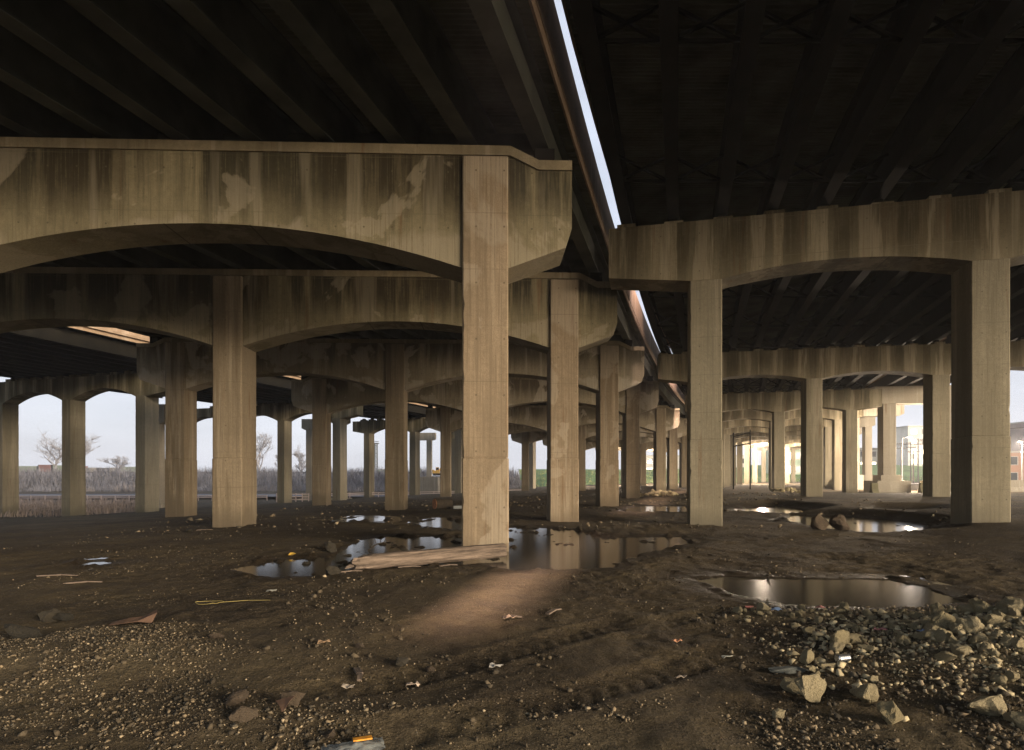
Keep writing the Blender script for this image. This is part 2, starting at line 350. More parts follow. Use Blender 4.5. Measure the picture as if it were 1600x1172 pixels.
cc = mix(nt, math_(nt, 'MULTIPLY', wet, .7), cc, (.018,.013,.009))
L(nt, cc, b.inputs['Base Color'])
L(nt, ramp(nt, math_(nt, 'ADD', math_(nt, 'MULTIPLY', wet, .8), math_(nt, 'MULTIPLY', math_(nt, 'SUBTRACT', mid, .5), 1.2)), [(.1, .95), (.9, .42)]), b.inputs['Roughness'])
b.inputs['Specular IOR Level'].default_value = .25
hh = math_(nt, 'ADD', math_(nt, 'MULTIPLY', fin, .6), math_(nt, 'ADD', math_(nt, 'MULTIPLY', pebm, 1.2), math_(nt, 'MULTIPLY', grit, .5))); hh = math_(nt, 'ADD', hh, math_(nt, 'MULTIPLY', gn(9, 5), 1.5))
bp = N(nt, 'ShaderNodeBump', i_Strength=1.0, i_Distance=.035); L(nt, hh, bp.inputs['Height']); L(nt, bp.outputs[0], b.inputs['Normal'])
M['dirt'] = m
g_o = np_mesh('ground', V, F, M['dirt'], smooth=True); tag(g_o, kind='structure')
at = g_o.data.attributes.new('wet', 'FLOAT', 'POINT'); at.data.foreach_set('value', GW.ravel().astype(np.float32))
at = g_o.data.attributes.new('dust', 'FLOAT', 'POINT'); at.data.foreach_set('value', DUST.ravel().astype(np.float32))
def gz(x, y):
    h, _, _ = ground_h(np.array([float(x)]), np.array([float(y)])); return float(h[0])

wm, nt, b = mat('puddle_water')
b.inputs['Base Color'].default_value = (.028,.026,.022,1); b.inputs['Roughness'].default_value = .12; b.inputs['IOR'].default_value = 1.6
for k, poly in PUD.items():
    p = np.array(poly); e = .75
    x0, y0 = p.min(0)-e; x1, y1 = p.max(0)+e
    # water sheet follows the puddle's outline, grown a little so that it meets the banks
    n = len(p); ctr = p.mean(0); X, Y = np.meshgrid(np.arange(x0, x1, .12), np.arange(y0, y1, .12)); s_ = sdf(X, Y, poly)
    vid = -np.ones(X.shape, int); inside = s_ > -.55; vv = []; ff = []
    for j in range(X.shape[0]-1):
        for i in range(X.shape[1]-1):
            if inside[j,i]:
                q = []
                for (jj, ii) in ((j,i),(j,i+1),(j+1,i+1),(j+1,i)):
                    if vid[jj,ii] < 0: vid[jj,ii] = len(vv); vv.append((X[jj,ii], Y[jj,ii], WZ))
                    q.append(vid[jj,ii])
                ff.append(q)
    if ff: tag(np_mesh('puddle', vv, ff, wm), kind='structure')

# ------------------------------------------------------------------ piers
def column_mesh(name, mt, parent, x, w_=1.0, d=1.3, z0=-3.0, z1=8.8, joint=None, y=0.0):
    mb = MB(); ch = .03
    r_ = random.Random(int(x*10)+int(z1*7)+len(bpy.data.objects))
    def ring(z, g):
        a = w_/2-g; e = d/2-g; q = [ch*(.85+.3*r_.random())+(.035*r_.random() if r_.random() < .05 else 0) for _ in range(4)]
        return [(x-a+q[0],y-e,z),(x+a-q[1],y-e,z),(x+a,y-e+q[1],z),(x+a,y+e-q[2],z),(x+a-q[2],y+e,z),(x-a+q[3],y+e,z),(x-a,y+e-q[3],z),(x-a,y-e+q[0],z)]
    lv = [(z0,-.012)]
    if joint:
        lv += [(z, -.012) for z in np.arange(max(z0+.3, -.2), joint-.1, .14)] + [(joint-.02,-.012),(joint-.012,.012),(joint+.012,.012),(joint+.02,0)]
    lv += [(z, 0) for z in np.arange(max(z0+.3, (joint or -.3)+.12), z1-.1, .16)]
    lv += [(z1, 0)]
    vs = []; fs = []
    for i, (z, g) in enumerate(lv):
        vs += ring(z, g)
        if i: fs += [((i-1)*8+k, (i-1)*8+(k+1)%8, i*8+(k+1)%8, i*8+k) for k in range(8)]
    fs += [tuple(range(7,-1,-1)), tuple((len(lv)-1)*8+k for k in range(8))]
    mb.add(vs, fs); return mb.build(name, mt, parent)
def strip_mesh(mb, sm, d, y=0.0):
    """sm: list of (x, bottom z, top z) along the cap; d: thickness"""
    vs = []; n = len(sm)
    for x, zb, zt in sm: vs += [(x,y-d/2,zb),(x,y-d/2,zt),(x,y+d/2,zt),(x,y+d/2,zb)]
    fs = []
    for i in range(n-1):
        a = i*4; e = a+4
        fs += [(a,e,e+1,a+1),(a+1,e+1,e+2,a+2),(a+2,e+2,e+3,a+3),(a+3,e+3,e,a)]
    fs += [(0,1,2,3), ((n-1)*4+3,(n-1)*4+2,(n-1)*4+1,(n-1)*4)]
    mb.add(vs, fs)
def cap_samples(xs, w_, xl, xr, zt, zs, zc, ze, chamf=.0, topdrop=.0, dropx=(.0,.7)):
    """arched cap over columns at xs (ascending); xl/xr: ends"""
    S = []
    def topz(x):
        if not topdrop: return zt
        over = max(x-(xs[-1]+w_/2+dropx[0]), (xs[0]-w_/2-dropx[0])-x)
        return zt - topdrop*min(1, max(0, over/dropx[1]))
    def cant(xe, xc):      # end to column edge, with points at every corner of the outline
        sg = 1 if xc > xe else -1; L_ = abs(xc-xe)
        ts = {0.0, chamf, L_} | {L_*q for q in (.35,.6,.8)}
        if topdrop: ts |= {L_-dropx[0], L_-dropx[0]-dropx[1]}
        out = []
        for t in sorted(q for q in ts if -1e-6 <= q <= L_+1e-6):
            x = xe+sg*t
            zb = ze+.42-(.42*t/chamf) if (chamf and t < chamf) else ze+(zs-ze)*(t-chamf)/(L_-chamf)
            out.append((x, zb, topz(x)))
        return out
    S += cant(xl, xs[0]-w_/2)
    for i, x in enumerate(xs):
        S.append((x+w_/2, zs, topz(x+w_/2)))
        if i < len(xs)-1:
            a = x+w_/2; e = xs[i+1]-w_/2
            for k in range(1, 24):
                t = k/24; q = abs(2*t-1)
                S.append((a+(e-a)*t, zs+(zc-zs)*(1-q**2.0), topz(a+(e-a)*t)))
            S.append((e, zs, topz(e)))
    S += cant(xr, xs[-1]+w_/2)[::-1][1:] if True else []
    out = [S[0]]
    for s_ in S[1:]:
        if s_[0] > out[-1][0]+1e-4: out.append(s_)
    return out
ORD = ['nearest','second','third','fourth','fifth','sixth','seventh','eighth','ninth','tenth','eleventh','twelfth']
def girder_hits(org, ang, offs):
    """local x along a pier where each girder line crosses it"""
    out = []
    for o in offs:
        lo, hi = -60., 60.
        f = lambda s: (org[0]+s*math.cos(ang)) - (cf(org[1]+s*math.sin(ang))+o)
        for _ in range(40):
            mid_ = (lo+hi)/2
            if f(mid_) < 0: lo = mid_
            else: hi = mid_
        out.append((lo+hi)/2)
    return out
# left overpass
OFF_L = [-3.05-1.55*i for i in range(17)]
PL = [(-.58,12.78,[0,-12.2],2.0),(1.85,20.8,[0,-11.75,-23.2],2.23),(5.17,31.3,[0,-11.35,-22.7],2.5),(8.8,42.8,[0,-11.35,-22.6],2.4),
      (15.2,60,[0,-11.0,-22.0],2.4)] + [(cf(q)-4.1, q, [0,-11,-22], 2.4) for q in (70.5, 81, 92, 103.5, 116)]
LAB_L = ['nearest pier of the left overpass, big streaked arched cap on the column in the puddle',
 'second pier of the left overpass, dark mossy arched cap with pale lime patches',
 'third pier of the left overpass, three columns and a notched cap end at left',
 'fourth pier of the left overpass, its left column beside the lit parapet line',
 'fifth pier of the left overpass, standing left of the far rubble heap',
 'sixth pier of the left overpass, half hidden behind the fifth',
 'seventh pier of the left overpass, small in the distance','eighth pier of the left overpass, small in the distance',
 'ninth pier of the left overpass, tiny in the distance','farthest pier of the left overpass, tiny in the distance']
for i, (x, y, cs, jt) in enumerate(PL):
    a = R(1.8) if i < 4 else R(1.8-1.6*(i-3))
    u = (math.cos(a), math.sin(a)); v = (-math.sin(a), math.cos(a))
    org = (x+v[0]*.65, y+v[1]*.65)
    p = empty('bridge_pier', (org[0], org[1], 0), a); tag(p, LAB_L[i], 'bridge pier', 'piers of the left overpass')
    xs = sorted(cs)
    xr = 1.9; xl = xs[0]-2.0
    sm = cap_samples(xs, 1.0, xl, xr, 8.6, 6.15, 7.05, 6.62, chamf=.14, topdrop=.30, dropx=(.05,.62))
    mb = MB(); strip_mesh(mb, sm, 1.1); cap = mb.build('cap_beam', M['capL'] if i < 2 else M['capL_brightened'], p)
    mb = MB(); strip_mesh(mb, [(s_[0], s_[2], s_[2]+.21) for s_ in sm], 1.2); mb.build('ledge', M['ledge'], p)
    for k, xx in enumerate(xs):
        column_mesh('column', M['colLp'] if (i < 4 and xx > -1) else M['colL'], p, xx, 1.0, 1.3, -3, 8.55, jt)
    hits = [h for h in girder_hits(org, a, OFF_L) if xl+.2 < h < xr-.1]
    for h in hits:
        drop = .30*min(1, max(0, (h-.55)/.62, (xs[0]-.55-h)/.62))
        mb = MB(); mb.box(h-.22, h+.22, -.3, .3, 8.81-drop, 8.93); mb.build('bearing_block', M['steel'], p)
# right overpass
OFF_R = [-1.75+1.6*i for i in range(12)]
OFF_RAMP = [17.6+1.6*i for i in range(9)]
PR = [(6.26,19.0,[0,7.95,15.9,23.8],2.78,13,-3.1,26),(12.4,39.6,[0,7.35,14.7,22],3.0,11,-2.5,24),(19.9,59.5,[0,6.6,13.0],3.0,14,-2.3,15.6),
      ] + [(cf(q)+.9, q, [0,6.6,13.2], 3.0, 15+.12*(q-60), -2.3, 15.6) for q in (69.5, 79.5, 89.5, 99.5, 110, 121, 133, 146)]
LAB_R = ['nearest pier of the right overpass, tall pale arched cap behind the long right puddle',
 'second pier of the right overpass, arched cap striped by dark run-off between its bearing blocks',
 'third pier of the right overpass, short cap ending beside the pedestal pier',
 'fourth pier of the right overpass, seen through the arch of the third','fifth pier of the right overpass, orange lit in the distance',
 'sixth pier of the right overpass, orange lit in the distance','seventh pier of the right overpass, small in the distance',
 'eighth pier of the right overpass, small in the distance','ninth pier of the right overpass, tiny in the distance','tenth pier of the right overpass, tiny in the distance','farthest pier of the right overpass, tiny in the distance']
for i, (x, y, cs, jt, ad, xl, xr) in enumerate(PR):
    a = -R(ad); v = (-math.sin(a), math.cos(a)); org = (x+v[0]*.62, y+v[1]*.62)
    p = empty('bridge_pier', (org[0], org[1], 0), a); tag(p, LAB_R[i], 'bridge pier', 'piers of the right overpass')
    sm = cap_samples(cs, 1.0, xl, xr, 9.87, 7.94, 8.3, 8.22)
    mb = MB(); strip_mesh(mb, sm, 1.24); mb.build('cap_beam', M['capR'], p)
    for xx in cs: column_mesh('column', M['colR'], p, xx, 1.0, 1.2, -3, 7.99, jt)
    for h in girder_hits(org, a, OFF_R+(OFF_RAMP if i < 2 else [])):
        if not xl+.2 < h < xr-.2: continue
        mb = MB(); mb.box(h-.3, h+.3, -.5, .5, 9.868, 10.0+.03*math.sin(h*7)); pad = mb.build('bearing_pedestal', M['capR'], p)
        mb = MB(); mb.box(h-.2, h+.2, -.2, .2, 9.97, 10.1); mb.box(h-.12, h+.12, -.15, .15, 10.1, 10.2); mb.build('bearing', M['steel'], pad)
# far left overpass
OFF_T = [-40.6-1.6*i for i in range(13)]
PT = [(-29.5,46.7,[-24,-16,-8,0],2.9,17,-27,3.0),(-19.4,65,[-22.5,-15,-7.5,0],2.9,19,-25,2.6),(-14.3,84.5,[-7.9,0,7.3],2.9,22,-10.4,9.3),
      (-10,100,[0,7.3],2.9,24,-2.5,9.5),(3.4,108,[0,6.5],2.9,27,-2.5,9),(13,124,[0,6.5],2.9,29,-2.5,9)]
LAB_T = ['nearest pier of the far left overpass, four columns over the misty field','second pier of the far left overpass, in front of the brush bank',
 'third pier of the far left overpass, beside the lattice tower','fourth pier of the far left overpass, beside the yellow excavator',
 'fifth pier of the far left overpass, sunlit columns before the green strip','farthest pier of the far left overpass, deep in the distance']
for i, (x, y, cs, jt, ad, xl, xr) in enumerate(PT):
    a = -R(ad); v = (-math.sin(a), math.cos(a)); org = (x+v[0]*.65, y+v[1]*.65)
    p = empty('bridge_pier', (org[0], org[1], -1.5), a); tag(p, LAB_T[i], 'bridge pier', 'piers of the far left overpass')
    sm = [(q[0], q[1]+1.5, q[2]+1.5) for q in cap_samples(cs, 1.0, xl, xr, 9.8, 7.94, 8.75, 8.3)]
    mb = MB(); strip_mesh(mb, sm, 1.24); o = mb.build('cap_beam', M['capT'], p); o.location.z = 0
    for xx in cs: column_mesh('column', M['colR'], p, xx, 1.0, 1.3, -1.5, 9.49, jt)
    for h in girder_hits(org, a, OFF_T):
        if not xl+.2 < h < xr-.2: continue
        mb = MB(); mb.box(h-.34, h+.34, -.5, .5, 11.298, 11.54); pad = mb.build('bearing_pedestal', M['capT'], p)
        mb = MB(); mb.box(h-.18, h+.18, -.2, .2, 11.55, 11.7); mb.build('bearing', M['steel'], pad)
# pedestal piers (newer, straight caps)
def pedestal_pier(lab, X0, X1, cols, Y, zt, dep, w_, ang, zb=0, pedw=.9, pedh=(1.0,1.75), grp='straight capped piers on pedestals'):
    p = empty('pedestal_pier', (0,0,0)); tag(p, lab, 'bridge pier', grp)
    xm = (X0+X1)/2; p.location = (xm, Y, zb); p.rotation_euler.z = -R(ang)
    h = (X1-X0)/2; mb = MB()
    strip_mesh(mb, [(-h, zt-dep+.25-zb, zt-zb), (-h+.5, zt-dep-zb, zt-zb), (h-.5, zt-dep-zb, zt-zb), (h, zt-dep+.25-zb, zt-zb)], w_*1.15); mb.build('cap_beam', M['pale'], p)
    for cx_ in cols:
        x = cx_-xm
        column_mesh('column', M['pale'], p, x, w_, w_, pedh[0], zt-dep-zb+.01, None)
        mb = MB(); mb.box(x-w_/2-pedw*.35, x+w_/2+pedw*.35, -w_/2-pedw*.35, w_/2+pedw*.35, pedh[0]-.02, pedh[1])
        mb.box(x-w_/2-pedw, x+w_/2+pedw, -w_/2-pedw, w_/2+pedw, -2, pedh[0]); mb.build('pedestal', M['pale'], p)
pedestal_pier('straight capped pedestal pier right of the third arched pier, nearest on the ramp', 35.7, 43.5, [37.1, 42.4], 58, 10.4, 1.7, 1.2, 8, pedh=(1.15,1.7))
pedestal_pier('straight capped pedestal pier, second on the ramp, left of the nearest one', 40.6, 47.4, [41.9, 46], 72, 10.4, 1.5, 1.0, 8)
pedestal_pier('straight capped pedestal pier, third on the ramp', 47.5, 53.8, [48.5, 52.9], 88, 10.4, 1.5, 1.0, 8)
pedestal_pier('straight capped pedestal pier, farthest on the ramp', 56, 62.5, [57, 61.3], 106, 10.4, 1.5, 1.0, 8)
g2 = 'pale pedestal piers at the left'
pedestal_pier('pale pedestal pier left of the three-column pier at far left', PD(231,66), PD(262,66), [PD(248,66)], 66, 9.6, 2.2, .9, 5, -2.4, .45, (1.0,1.4), g2)
pedestal_pier('pale hammerhead pedestal pier in front of the brush bank by the white railing', PD(473,86), PD(500,86), [PD(484.5,86)], 86, 9.9, 1.6, .9, 5, -2.2, 1.2, (.5,1.1), g2)
pedestal_pier('pale pedestal pier with a stepped cap right of the leftmost fourth-pier column', PD(519,80), PD(546,80), [PD(532,80)], 80, 10.0, 1.4, 1.0, 5, -2.0, .7, (.6,1.2), g2)
pedestal_pier('pale pedestal pier on a big block in front of the yellow excavator', PD(650,120), PD(681,120), [PD(671,120)], 120, 10.4, 1.5, 1.0, 5, -1.6, 1.7, (3.0,3.1), g2)

# ------------------------------------------------------------------ decks
YS = list(np.arange(-8, 61, 3.0))+list(np.arange(60, 160, 5.0))
def sweep(mb, prof, offf, Y):
    """prof: list of (dx, z) closed; offf(Y) -> offset from the alignment"""
    n = len(prof); vs = []; fs = []
    for i, y in enumerate(Y):
        s = SLOPE(y); l_ = math.hypot(1, s); nxv, nyv = 1/l_, -s/l_
        x = cf(y)+offf(y)
        for dx, z in prof: vs.append((x+dx*nxv, y+dx*nyv, z))
        if i: fs += [((i-1)*n+k, (i-1)*n+(k+1)%n, i*n+(k+1)%n, i*n+k) for k in range(n)]
    fs += [tuple(range(n-1,-1,-1)), tuple((len(Y)-1)*n+k for k in range(n))]
    mb.add(vs, fs)
def ibeam(zb, h, fw=.36, tw=.03, ft=.045):
    return [(-fw/2,zb),(fw/2,zb),(fw/2,zb+ft),(tw/2,zb+ft),(tw/2,zb+h-ft),(fw/2,zb+h-ft),(fw/2,zb+h),(-fw/2,zb+h),(-fw/2,zb+h-ft),(-tw/2,zb+h-ft),(-tw/2,zb+ft),(-fw/2,zb+ft)]
def deck(label, offs, eL, eR, zb, gh, Y0, Y1, mt, brace='X', piersY=(), corr=(8,46), gY=None, parz=.85, drip=.045, edge=(.3,.3), grp='overpass decks overhead'):
    o = empty('overpass_deck', (cf(Y0)+offs[0], Y0, 0)); tag(o, label, 'bridge deck', grp)
    Y = [y for y in YS if Y0 <= y <= Y1]
    inv = lambda mb: setattr(mb, 'v', [(p[0]-o.location.x, p[1]-o.location.y, p[2]) for p in mb.v])
    for of in offs:
        mb = MB(); yy = Y if gY is None else [y for y in Y if y <= gY(of)]
        if len(yy) < 2: continue
        sweep(mb, ibeam(zb, gh), lambda y: of, yy); inv(mb); mb.build('girder', mt, o)
    zs = zb+gh
    # slab with a corrugated underside where it is seen from near
    ye = [Y0]; 
    fineY = np.arange(max(corr[0], Y0), corr[1], .0325)
    ally = [y for y in Y if y < fineY[0]] + list(fineY) + [y for y in Y if y > fineY[-1]]
    vs = []; fs = []
    for i, y in enumerate(ally):
        cr = .0
        if corr[0] <= y <= corr[1]:
            ph = (int(round((y-fineY[0])/.0325)) % 4); cr = (0, .045, .045, 0)[ph]
        x0 = cf(y)+eL(y); x1 = cf(y)+eR(y)
        vs += [(x0,y,zs+.006+cr),(x1,y,zs+.006+cr),(x1,y,zs+.26),(x0,y,zs+.26)]
        if i: a = (i-1)*4; e = i*4; fs += [(a,e,e+1,a+1),(a+1,e+1,e+2,a+2),(a+2,e+2,e+3,a+3),(a+3,e+3,e,a)]
    fs += [(0,1,2,3), tuple(range(len(vs)-1, len(vs)-5, -1))]
    mb = MB(); mb.add(vs, fs); inv(mb); mb.build('slab', M['deckpan'], o)
    # parapets on both edges
    for ef, sg in ((eL,-1),(eR,1)):
        mb = MB(); t = .28
        prof = [(0,zs-.06),(0,zs+parz),(-sg*t*.6,zs+parz),(-sg*t,zs+.30),(-sg*t,zs+.262),(-sg*.05,zs+.262),(-sg*.05,zs-.06)]
        prof = [(dx+sg*.02, z) for dx, z in prof]
        if sg < 0: prof = prof[::-1]
        sweep(mb, prof, ef, Y); inv(mb); pp = mb.build('parapet', M['fascia'], o)
        mb = MB(); sweep(mb, [(sg*.03,zs+.18),(sg*drip,zs+.18),(sg*drip,zs+.24+drip*.3),(sg*.03,zs+.24)], ef, Y); inv(mb); mb.build('drip_ledge', M['fascia'], pp)
    # cross frames between the girders
    y = Y0+3.0; k = 0
    while y < min(Y1-2, 100):
        mb = MB(); any_ = False
        for a_, b_ in zip(offs[:-1], offs[1:]):
            lo, hi = min(a_, b_), max(a_, b_)
            if gY is not None and (gY(a_) < y+1 or gY(b_) < y+1): continue
            s = SLOPE(y)
            pa = lambda off, z: (cf(y)+off, y, z)
            any_ = True
            if brace == 'X':
                mb.bar(pa(lo+.02, zb+.12), pa(hi-.02, zb+gh-.12), .07, .07); mb.bar((cf(y)+lo+.02, y+.08, zb+gh-.12), (cf(y)+hi-.02, y+.08, zb+.12), .07, .07)
                mb.bar(pa(lo+.02, zb+.12), pa(hi-.02, zb+.12), .06, .08)
            else:
                mb.bar(pa(lo+.02, zb+gh*.55), pa(hi-.02, zb+gh*.55), .05, .42); mb.bar(pa(lo+.02, zb+gh*.55-.22), pa(hi-.02, zb+gh*.55-.22), .18, .03)
        if any_: inv(mb); mb.build('cross_frame', mt, o)
        y += 5.6 if brace == 'X' else 5.0; k += 1
    return o
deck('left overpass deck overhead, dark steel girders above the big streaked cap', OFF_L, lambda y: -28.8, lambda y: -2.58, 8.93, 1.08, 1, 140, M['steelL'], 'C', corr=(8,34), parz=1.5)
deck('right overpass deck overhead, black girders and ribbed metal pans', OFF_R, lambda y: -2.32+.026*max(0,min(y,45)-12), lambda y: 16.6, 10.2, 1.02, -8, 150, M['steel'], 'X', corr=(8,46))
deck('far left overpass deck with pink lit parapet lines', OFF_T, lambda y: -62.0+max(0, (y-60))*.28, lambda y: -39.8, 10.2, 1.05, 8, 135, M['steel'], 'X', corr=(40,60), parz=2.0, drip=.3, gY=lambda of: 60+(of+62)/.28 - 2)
deck('wide ramp part of the deck beyond the right edge of the right overpass', OFF_RAMP, lambda y: 16.64, lambda y: 31.0, 10.2, 1.02, -8, 42, M['steel'], 'X', corr=(8,40))
# ramp leaving the right overpass over the pedestal piers
o = empty('ramp_deck', (36, 45, 0)); tag(o, 'narrow ramp deck on the pedestal piers at the right', 'bridge deck', 'overpass decks overhead')
cl = [(34,42),(39.6,58),(44.2,72),(50.8,88),(59,106),(70,126)]
for of in (-2.7,-.9,.9,2.7):
    mb = MB()
    for (a, b2) in zip(cl[:-1], cl[1:]): mb.bar((a[0]+of-36, a[1]-45, 10.95), (b2[0]+of-36, b2[1]-45, 10.95), .35, 1.0)
    mb.build('girder', M['steel'], o)
mb = MB()
vs = []; fs = []
for i, (x, y) in enumerate(cl):
    vs += [(x-3.9-36,y-45,11.46),(x+3.9-36,y-45,11.46),(x+3.9-36,y-45,12.5),(x+3.6-36,y-45,12.5),(x+3.6-36,y-45,11.7),(x-3.6-36,y-45,11.7),(x-3.6-36,y-45,12.5),(x-3.9-36,y-45,12.5)]
    if i: fs += [((i-1)*8+k, (i-1)*8+(k+1)%8, i*8+(k+1)%8, i*8+k) for k in range(8)]
mb.add(vs, fs); mb.build('slab', M['fascia'], o)

# ------------------------------------------------------------------ stones, gravel and debris
import bmesh
def rock_mesh(name, seed, sub=1, amp=.06, flat=1.0, npts=13):
    r = random.Random(seed); bm = bmesh.new()
    for i in range(npts):
        v = Vector((r.gauss(0,1), r.gauss(0,1), r.gauss(0,1))).normalized()
        v = Vector((v.x*(.75+.25*r.random()), v.y*(.6+.3*r.random()), v.z*flat*(.5+.2*r.random())))
        bm.verts.new(v)
    res = bmesh.ops.convex_hull(bm, input=bm.verts)
    bmesh.ops.delete(bm, geom=[v for v in bm.verts if not v.link_faces], context='VERTS')
    if sub:
        bmesh.ops.bevel(bm, geom=bm.edges[:], offset=.05, segments=1, affect='EDGES', clamp_overlap=True)
        bmesh.ops.triangulate(bm, faces=bm.faces[:])
        bmesh.ops.subdivide_edges(bm, edges=bm.edges[:], cuts=sub, use_grid_fill=True)
        for v in bm.verts:
            v.co += v.co.normalized()*amp*(mnoise.noise(v.co*2.3+Vector((seed,0,0)))+.5*mnoise.noise(v.co*6+Vector((0,seed,0))))
    bmesh.ops.triangulate(bm, faces=bm.faces[:])
    me = bpy.data.meshes.new(name); bm.to_mesh(me); bm.free(); return me
def stone_mat(name, a, b_, rough=.9):
    m, nt, b = mat(name); tc = N(nt, 'ShaderNodeTexCoord'); rnd = N(nt, 'ShaderNodeObjectInfo').outputs['Random']
    n = N(nt, 'ShaderNodeTexNoise', i_Scale=3.0, i_Detail=8.0, i_Roughness=.7); L(nt, tc.outputs['Object'], n.inputs['Vector'])
    n2 = N(nt, 'ShaderNodeTexNoise', i_Scale=14.0, i_Detail=6.0, i_Roughness=.7); L(nt, tc.outputs['Object'], n2.inputs['Vector'])
    f = math_(nt, 'ADD', math_(nt, 'MULTIPLY', rnd, .7), math_(nt, 'MULTIPLY', math_(nt, 'SUBTRACT', n.outputs[0], .5), 1.5), clamp=True)
    cc = mix(nt, f, a, b_); cc = mix(nt, ramp(nt, n2.outputs[0], [(.35, .6), (.55, 0)]), cc, tuple(x*.45 for x in a))
    L(nt, cc, b.inputs['Base Color']); b.inputs['Roughness'].default_value = rough
    bp = N(nt, 'ShaderNodeBump', i_Strength=.8, i_Distance=.15); L(nt, n2.outputs[0], bp.inputs['Height']); L(nt, bp.outputs[0], b.inputs['Normal']); return m
M['stone'] = stone_mat('rubble_concrete', (.42,.35,.20), (.66,.56,.36))
M['stone_dark'] = stone_mat('dark_stone', (.035,.03,.02), (.11,.09,.06))
M['stone_brown'] = stone_mat('brown_stone', (.10,.07,.045), (.2,.15,.1))
ROCK = [rock_mesh('rubble_stone', 100+i, 2, .13, npts=11+i%5*3) for i in range(20)]
for me in ROCK: me.materials.append(M['stone'])
def rock(name, x, y, sx, sy, sz, label=None, group=None, me=None, m=None, sink=.25, rz=None, tilt=.3, zoff=0):
    me = me or random.choice(ROCK)
    if m: me = me.copy(); me.materials.clear(); me.materials.append(m)
    o = bpy.data.objects.new(name, me); col.objects.link(o)
    o.scale = (sx/1.5, sy/1.5, sz/1.1)
    o.rotation_euler = (random.uniform(-tilt, tilt), random.uniform(-tilt, tilt), random.uniform(0, 6.28) if rz is None else rz)
    o.location = (x, y, gz(x, y)+sz*(.5-sink)+zoff)
    tag(o, label, 'stone', group); return o
# named stones one can point at
NAMED = [((1275,1093),.235,.2,.24,'pale squared rubble block standing upright, largest loose stone in front of the heap'),
 ((1252,1075),.2,.17,.13,'rounded tan stone leaning behind the squared rubble block'),
 ((1362,1096),.17,.15,.17,'pointed tan stone standing alone right of the squared rubble block'),
 ((1406,1126),.17,.16,.18,'grey speckled boulder nearest the lower right of the heap'),
 ((1264,1032),.13,.1,.14,'upright brown stone behind the flat pale slab'),
 ((1270,1046),.07,.06,.07,'small cube-like stone just right of the flat pale slab'),
 ((1313,1015),.17,.12,.09,'buff stone left of the silver can, at the heap edge'),
 ((1340,1008),.2,.14,.09,'broad low stone behind the silver can'),
 ((1222,1112),.11,.09,.06,'flat dusty stone in front of the squared rubble block'),
 ((1278,998),.06,.06,.07,'small pointed stone on the dark soil before the windrow'),
 ((1560,1115),.3,.22,.15,'broad pale slab stone low at the right frame edge')]
for (q, a, b_, h_, lb) in NAMED:
    x, y = P(*q, z=.04); rock('rubble_stone', x, y+b_*.4, a, b_, h_, lb, 'loose stones by the rubble heap', sink=.1, tilt=.12)
x, y = P(1283,826); rock('boulder', 9.25, 17.7, .62, .5, .52, 'dark rounded boulder by the far right puddle, left of the pair', 'pair of boulders by the far right puddle', m=M['stone_brown'], sink=.12, tilt=.1)
rock('boulder', 9.75, 17.5, .6, .45, .55, 'dark angular boulder by the far right puddle, right of the pair', 'pair of boulders by the far right puddle', m=M['stone_brown'], sink=.12, tilt=.2)
n_r = 0; placed = []
while n_r < 270:
    t = random.random()
    if t < .74:
        x = random.gauss(4.55, .85); y = random.gauss(5.35, .6)
        if x < 2.7 or x > 8 or y < 3.5 or y > 6.6+max(0, x-5.0)*.6: continue
        if (x-2.9) < max(0, (5.4-y))*1.0: continue
    elif t < .90: x = random.uniform(2.55, 4.6); y = 6.75+random.gauss(0, .15)+(x-2.6)*.02
    else: x = random.uniform(2.4, 6); y = random.uniform(3.5, 4.9)
    s_ = min(.25, .06+random.expovariate(1/.05))
    if t >= .74: s_ *= .7
    if any((x-a)**2+(y-b_)**2 < ((s_+q)*.26)**2 for a, b_, q in placed): continue
    placed.append((x, y, s_)); n_r += 1
    grp = 'rubble stones of the heap at lower right' if not (.74 <= t < .90) else 'stones of the low windrow before the long right puddle'
    lb = 'tan broken concrete stone in the rubble heap at lower right' if not (.74 <= t < .90) else 'small tan stone in the low row before the long right puddle'
    rock('rubble_stone', x, y, s_*random.uniform(.9,1.3), s_*random.uniform(.75,1.05), s_*random.uniform(.6,.95), lb, grp, sink=.18, tilt=.5)
# far rubble heaps
for (px, Y, wd, n_, lb) in ((1028, 44, 3.0, 34, 'broken stone in the far rubble heap left of the tall right column'), (1226, 52, 2.6, 14, 'broken stone in the far rubble heap beside the orange lit columns')):
    X = PD(px, Y)
    for i in range(n_):
        a = random.gauss(0, .38)*wd/1.5; b_ = random.gauss(0, .5); hz = max(0, .55-(abs(a)+abs(b_)*.5)*.38)
        rock('heap_stone', X+a, Y+b_, .4, .34, .28, lb, lb.replace('broken stone in', 'stones of').replace('stones of the', 'stones of the'), sink=.0, zoff=hz*random.random())
